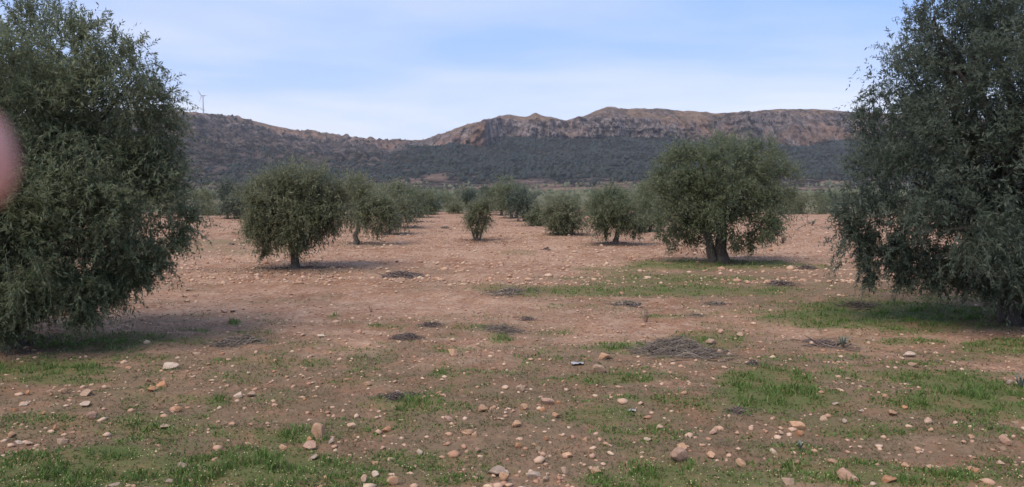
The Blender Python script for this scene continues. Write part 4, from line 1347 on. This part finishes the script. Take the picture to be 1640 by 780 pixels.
brush(1075, 562, 116, 27, 900, 'twig', 'largest heap of pruned grey twigs lying beside the track', 1, thick=.0036, dirx=.25)
brush(1120, 567, 130, 8, 130, 'twig', 'thin trail of twigs spilling from the largest heap', 2, dirx=.2)
brush(652, 543, 48, 14, 260, 'twig_dark', 'dark purple brown brush heap on the bare soil', 3)
brush(690, 522, 42, 9, 120, 'twig_dark', 'small low brush heap behind the dark purple brown one', 4)
brush(805, 530, 70, 14, 180, 'twig', 'grey brush heap with a green tuft growing at its front', 5)
brush(637, 640, 50, 16, 240, 'twig_dark', 'black brush heap sitting on the bright grass tuft', 6)
brush(1206, 585, 26, 13, 150, 'twig_dark', 'small round dark brush heap by itself on the track', 7)
brush(1252, 457, 40, 11, 200, 'twig_dark', 'dark brush heap on grass to the right of the double trunked tree', 8, thick=.008)
brush(1292, 430, 28, 9, 120, 'twig_dark', 'small dark heap at the end of the grass strip under the double trunked tree', 9, thick=.008)
brush(1005, 488, 44, 9, 140, 'twig', 'low grey brown twig heap at the edge of the bare track', 10, thick=.007)
brush(815, 470, 66, 9, 150, 'twig', 'thin grey heap at the edge of the far green patch', 11, thick=.007)
brush(645, 440, 66, 7, 150, 'twig_dark', 'long dark line of twigs on the stony soil before the spreading tree', 12, thick=.009)
brush(1180, 660, 40, 10, 120, 'twig_dark', 'dark twigs lying in front of the bright grass patch', 13)
brush(385, 548, 80, 10, 200, 'twig', 'wide low mat of grey twigs on soil near the edge tree', 14, thick=.005)
brush(1375, 492, 70, 8, 150, 'twig_dark', 'dark litter of twigs under the hanging strands of the tallest tree', 15, thick=.006)
brush(875, 400, 12, 7, 60, 'twig_dark', 'tiny dark clump of twigs on the ploughed soil in front of the bushy tree', 16, thick=.011)
brush(713, 366, 16, 5, 60, 'twig_dark', 'tiny dark heap far up the bare lane', 17, thick=.016)
brush(845, 512, 26, 7, 90, 'twig_dark', 'small dark tuft of twigs behind the grey heap', 18)
brush(1115, 505, 30, 6, 70, 'twig', 'few grey twigs strewn on the track behind the largest heap', 19)
brush(370, 391, 22, 5, 50, 'twig_dark', 'tiny dark heap on the soil left of the spreading tree', 20, thick=.012)
brush(1147, 487, 38, 7, 100, 'twig', 'low dull twig heap in grass beyond the track', 21, thick=.007)
brush(1320, 551, 80, 5, 90, 'twig_dark', 'broken line of black litter on the bare track', 22, thick=.006, dirx=0)

# dry and green plants that stand alone
def stalks(px, py, h, n, mat, label, seed, spread=.25, thick=.004, name='weed_stalk'):
    b = on_ground(px, py); s_ = b[1] / F_PX
    rg = np.random.default_rng(seed); H = h * s_
    soup = Soup()
    for _ in range(n):
        a = rg.uniform(0, 6.28); sp = rg.uniform(.1, 1) * spread * H
        base = np.array([math.cos(a), math.sin(a), 0]) * H * .05
        tip = np.array([math.cos(a) * sp, math.sin(a) * sp, H * rg.uniform(.55, 1)])
        t = np.linspace(0, 1, 4)[:, None]
        pts = base * (1 - t) + tip * t + rg.normal(0, .012 * H, (4, 3)); pts[0, 2] = -.01
        V, q = tube(pts, thick * np.array([1, .8, .6, .3]), 3)
        soup.add(V, q, tint=np.full(len(V), rg.uniform()))
        for _k in range(3):
            f = rg.uniform(.35, .95); p = base * (1 - f) + tip * f
            a2 = rg.uniform(0, 6.28)
            e = p + np.array([math.cos(a2) * .12 * H, math.sin(a2) * .12 * H, .10 * H])
            V, q = tube(np.array([p, .5 * (p + e), e]), thick * np.array([.6, .5, .2]), 3)
            soup.add(V, q, tint=np.full(len(V), rg.uniform()))
    tag(link(name, soup.mesh(name, M[mat]), loc=b), label, 'plant')


stalks(1035, 516, 28, 11, 'twig_purple', 'dry purplish weed stalk standing on the track behind the largest brush heap', 1, .45, .0022)
stalks(1253, 389, 13, 10, 'twig_dark', 'dark spiky sprout on the soil right of the double trunked tree', 2, .8, .014)
stalks(1325, 389, 12, 10, 'twig_dark', 'dark spiky sprout near the outer twigs of the tallest tree', 3, .7, .014)
stalks(1243, 357, 8, 8, 'twig_dark', 'small dark weed on the far soil right of the double trunked tree', 4, .9, .02)
stalks(1300, 362, 7, 9, 'twig_dark', 'small dark weed in front of the pale hedge', 5, .9, .02)
stalks(594, 500, 12, 5, 'twig_dark', 'single dark dry stalk on the pink soil', 6, .5)
stalks(1293, 354, 17, 1, 'twig_dark', 'thin dark stake standing in front of the pale hedge', 7, .05, .02, 'stake')


def rosette(px, py, h, n, label, seed, mat='grey_leaf'):
    b = on_ground(px, py); s_ = b[1] / F_PX; H = h * s_
    rg = np.random.default_rng(seed)
    V, Fq = [], []
    for k in range(n):
        a = k * 2.4 + rg.normal(0, .2); r_ = H * rg.uniform(.3, .6)
        d_ = np.array([math.cos(a), math.sin(a), 0]); sd = np.array([-d_[1], d_[0], 0]) * H * .07
        i = len(V)
        for f, zf, wf in ((0, 0, .5), (.45, .55, 1), (.8, .85, .7), (1, 1.0, .1)):
            c = d_ * r_ * f + np.array([0, 0, H * zf * rg.uniform(.75, 1)])
            V += [c - sd * wf, c + sd * wf]
        for q in range(3):
            Fq.append((i + 2 * q, i + 2 * q + 1, i + 2 * q + 3, i + 2 * q + 2))
    tag(link('leafy_plant', make_mesh('leafy_plant', np.array(V), [np.array(Fq)], M[mat]), loc=b), label, 'plant')


rosette(1350, 556, 20, 12, 'grey green leafy plant growing on the bare track by the tallest tree', 1)
rosette(1634, 622, 26, 9, 'bright curved leaves of a plant beside the round white stone at the edge', 2, 'grass2') if 'grass2' in M else rosette(1634, 622, 26, 9, 'curved leaves of a plant beside the round white stone at the edge', 2)
rosette(1282, 722, 18, 14, 'dark green rosette in thin grass above the biggest smooth pink stone', 3)


# scraps of plastic
def scrap(px, py, w, label, seed):
    b = on_ground(px, py); s_ = b[1] / F_PX
    rg = np.random.default_rng(seed); n = 7
    u, v = np.meshgrid(np.linspace(-1, 1, n), np.linspace(-1, 1, n))
    x = u * w * s_ * .5 * (1 + .3 * rg.normal(size=u.shape) * .3); y_ = v * w * s_ * .3
    z = .012 + .02 * np.abs(fbm(u * 1.7 + seed, v * 1.7, 0.3, 3))
    V = np.stack([x, y_, z], -1).reshape(-1, 3)
    V2 = V - np.array([0, 0, .002])
    i = (np.arange(n - 1)[:, None] * n + np.arange(n - 1)[None]).ravel()
    q = np.stack([i, i + 1, i + n + 1, i + n], 1)
    tag(link('plastic_scrap', make_mesh('plastic_scrap', np.concatenate([V, V2]), [q, q[:, ::-1] + n * n], M['rag'], None, True), loc=b), label, 'litter')


scrap(925, 584, 20, 'crumpled white plastic scrap left of the largest pale stone', 1)
scrap(1012, 660, 12, 'small white plastic scrap at the edge of the thin grass', 2)

# ---------------------------------------------------------------- wind turbine on the ridge
def turbine(px, base_py, hub_py):
    i = int(np.argmin(np.abs(pxs - px)))
    rr = int(np.argmin(np.abs(SS[:, i] - 6.0)))
    base = np.array([X2[rr, i], D2[rr, i], Z2[rr, i] - 3])
    d = base[1]; k = d / F_PX
    top = at(px, hub_py, d)
    H = top[2] - base[2]
    root = tag(bpy.data.objects.new('wind_turbine', None), 'pale grey wind turbine with three blades on the ridge above the edge tree', 'wind turbine')
    root.location = base; COL.objects.link(root)
    V, q = tube(np.array([(0, 0, 0), (0, 0, H * .5), (0, 0, H)]), [1.9, 1.5, 1.1], 10)
    link('tower', make_mesh('tower', V, [q], M['turbine'], None, True), root)
    V, q = tube(np.array([(-3.5, 0, H + 1), (-3, 0, H + 1.2), (0, 0, H + 1.3), (4.5, 0, H + 1.2), (5.2, 0, H + 1)]), [.3, 1.3, 1.7, 1.6, .4], 8)
    link('nacelle', make_mesh('nacelle', V, [q], M['turbine'], None, True), root)
    hub = np.array([-4.2, 0, H + 1.2])
    V, q = tube(np.array([(-5.4, 0, H + 1.2), (-4.8, 0, H + 1.2), (-3.4, 0, H + 1.2)]), [.15, 1.0, 1.2], 8)
    link('hub', make_mesh('hub', V, [q], M['turbine'], None, True), root)
    Lb = 20.0
    for a in (127, 7, 247):                    # the rotor faces half sideways
        ca, sa = math.cos(math.radians(a)), math.sin(math.radians(a))
        dr = np.array([ca * .55, ca * .83, sa])
        t = np.linspace(0, 1, 6)[:, None]
        pts = hub + dr * t * Lb
        V, q = tube(pts, [.55, .95, .8, .6, .4, .12], 6)
        link('blade', make_mesh('blade', V, [q], M['turbine'], None, True), root)


turbine(329, 182, 154)

# ---------------------------------------------------------------- the photographer's hand, out of focus close to the lens
def hand():
    m, ns, ls, b = material('skin')
    tc = ns.new('ShaderNodeTexCoord')
    f = noise_fac(ns, ls, tc.outputs['Object'], 60.0, 3)
    ls.new(mixc(ns, ls, f, (0.66, 0.29, 0.235), (0.78, 0.39, 0.32)), b.inputs['Base Color'])
    b.inputs['Roughness'].default_value = 0.55
    b.inputs['Subsurface Weight'].default_value = 0.15
    b.inputs['Subsurface Radius'].default_value = (0.01, 0.004, 0.002)
    mw = cam.matrix_basis.copy()

    def c2w(p):
        return mw @ Vector(p)
    verts, edges, rad = [], [], []

    def chain(start, pts, rs_):
        prev = start
        for p, r_ in zip(pts, rs_):
            verts.append(c2w(p)); rad.append(r_)
            i = len(verts) - 1
            if prev is not None:
                edges.append((prev, i))
            prev = i
        return prev
    # forearm, wrist, palm
    w = chain(None, [(-.23, -.20, .14), (-.205, -.125, .085), (-.19, -.085, .055), (-.175, -.055, .03)], [.036, .028, .025, .024])
    p = chain(w, [(-.165, -.035, .008)], [.022])
    k1 = chain(w, [(-.155, -.03, -.015)], [.015])
    # index finger reaching round to the lens
    chain(k1, [(-.140, -.012, -.045), (-.122, .000, -.074), (-.102, .006, -.093), (-.0865, .0112, -.1), (-.0758, .0114, -.1005), (-.0680, .0114, -.1005)], [.0105, .0100, .0100, .0102, .0096, .0066])
    # middle, ring and little finger curled under it
    chain(p, [(-.150, -.045, -.030), (-.128, -.040, -.055), (-.135, -.055, -.070), (-.150, -.062, -.060)], [.011, .0098, .009, .008])
    chain(p, [(-.158, -.062, -.022), (-.140, -.060, -.044), (-.146, -.074, -.055), (-.160, -.078, -.046)], [.0105, .0092, .0085, .0075])
    chain(w, [(-.168, -.078, -.006), (-.155, -.078, -.026), (-.160, -.090, -.034), (-.171, -.093, -.026)], [.0095, .008, .0075, .0065])
    # thumb
    chain(w, [(-.155, -.035, .040), (-.138, -.010, .045), (-.128, .010, .035), (-.124, .026, .022)], [.014, .0115, .0105, .0085])
    me = bpy.data.meshes.new('hand')
    me.from_pydata([tuple(v) for v in verts], edges, [])
    me.materials.append(m)
    o = link('hand', me)
    sk = o.modifiers.new('skin', 'SKIN')
    for i, sv_ in enumerate(me.skin_vertices[0].data if me.skin_vertices else []):
        sv_.radius = (rad[i], rad[i]); sv_.use_root = (i == 3)
    sk.use_smooth_shade = True
    o.modifiers.new('subdivision', 'SUBSURF').levels = 2
    o.modifiers['subdivision'].render_levels = 2
    if not me.skin_vertices:
        bpy.context.view_layer.objects.active = o
    tag(o, 'blurred pink fingertip of the photographer at the left edge of the photo', 'hand')
    return o, rad


def add_skin_layer(o, rad):
    """A skin modifier needs its vertex layer: made through bmesh."""
    import bmesh
    bm = bmesh.new(); bm.from_mesh(o.data)
    ly = bm.verts.layers.skin.verify()
    bm.verts.ensure_lookup_table()
    for i, v in enumerate(bm.verts):
        v[ly].radius = (rad[i], rad[i]); v[ly].use_root = (i == 3)
    bm.to_mesh(o.data); bm.free()


ho, hr = hand()
add_skin_layer(ho, hr)

# ---------------------------------------------------------------- haze between the field and the range
HAZE = True
if HAZE:
    m = bpy.data.materials.new('haze')
    m.use_nodes = True
    ns, ls = m.node_tree.nodes, m.node_tree.links
    ns.clear()
    out = ns.new('ShaderNodeOutputMaterial')
    vp = ns.new('ShaderNodeVolumePrincipled')
    vp.inputs['Color'].default_value = (0.78, 0.84, 0.95, 1)
    vp.inputs['Density'].default_value = 0.00006
    vp.inputs['Anisotropy'].default_value = 0.0
    ls.new(vp.outputs[0], out.inputs['Volume'])
    zlo, zhi = float(GZ.min()) - 8.0, float(Z2.max()) + 60.0
    x0, x1, y0, y1 = -6500.0, 6500.0, -600.0, 5200.0
    V = np.array([(x, y, z) for z in (zlo, zhi) for y in (y0, y1) for x in (x0, x1)])
    Fq = np.array([(0, 2, 3, 1), (4, 5, 7, 6), (0, 1, 5, 4), (2, 6, 7, 3), (0, 4, 6, 2), (1, 3, 7, 5)])
    tag(link('haze', make_mesh('haze', V, [Fq], m)), kind='stuff')

print('triangles', TRIS[0])
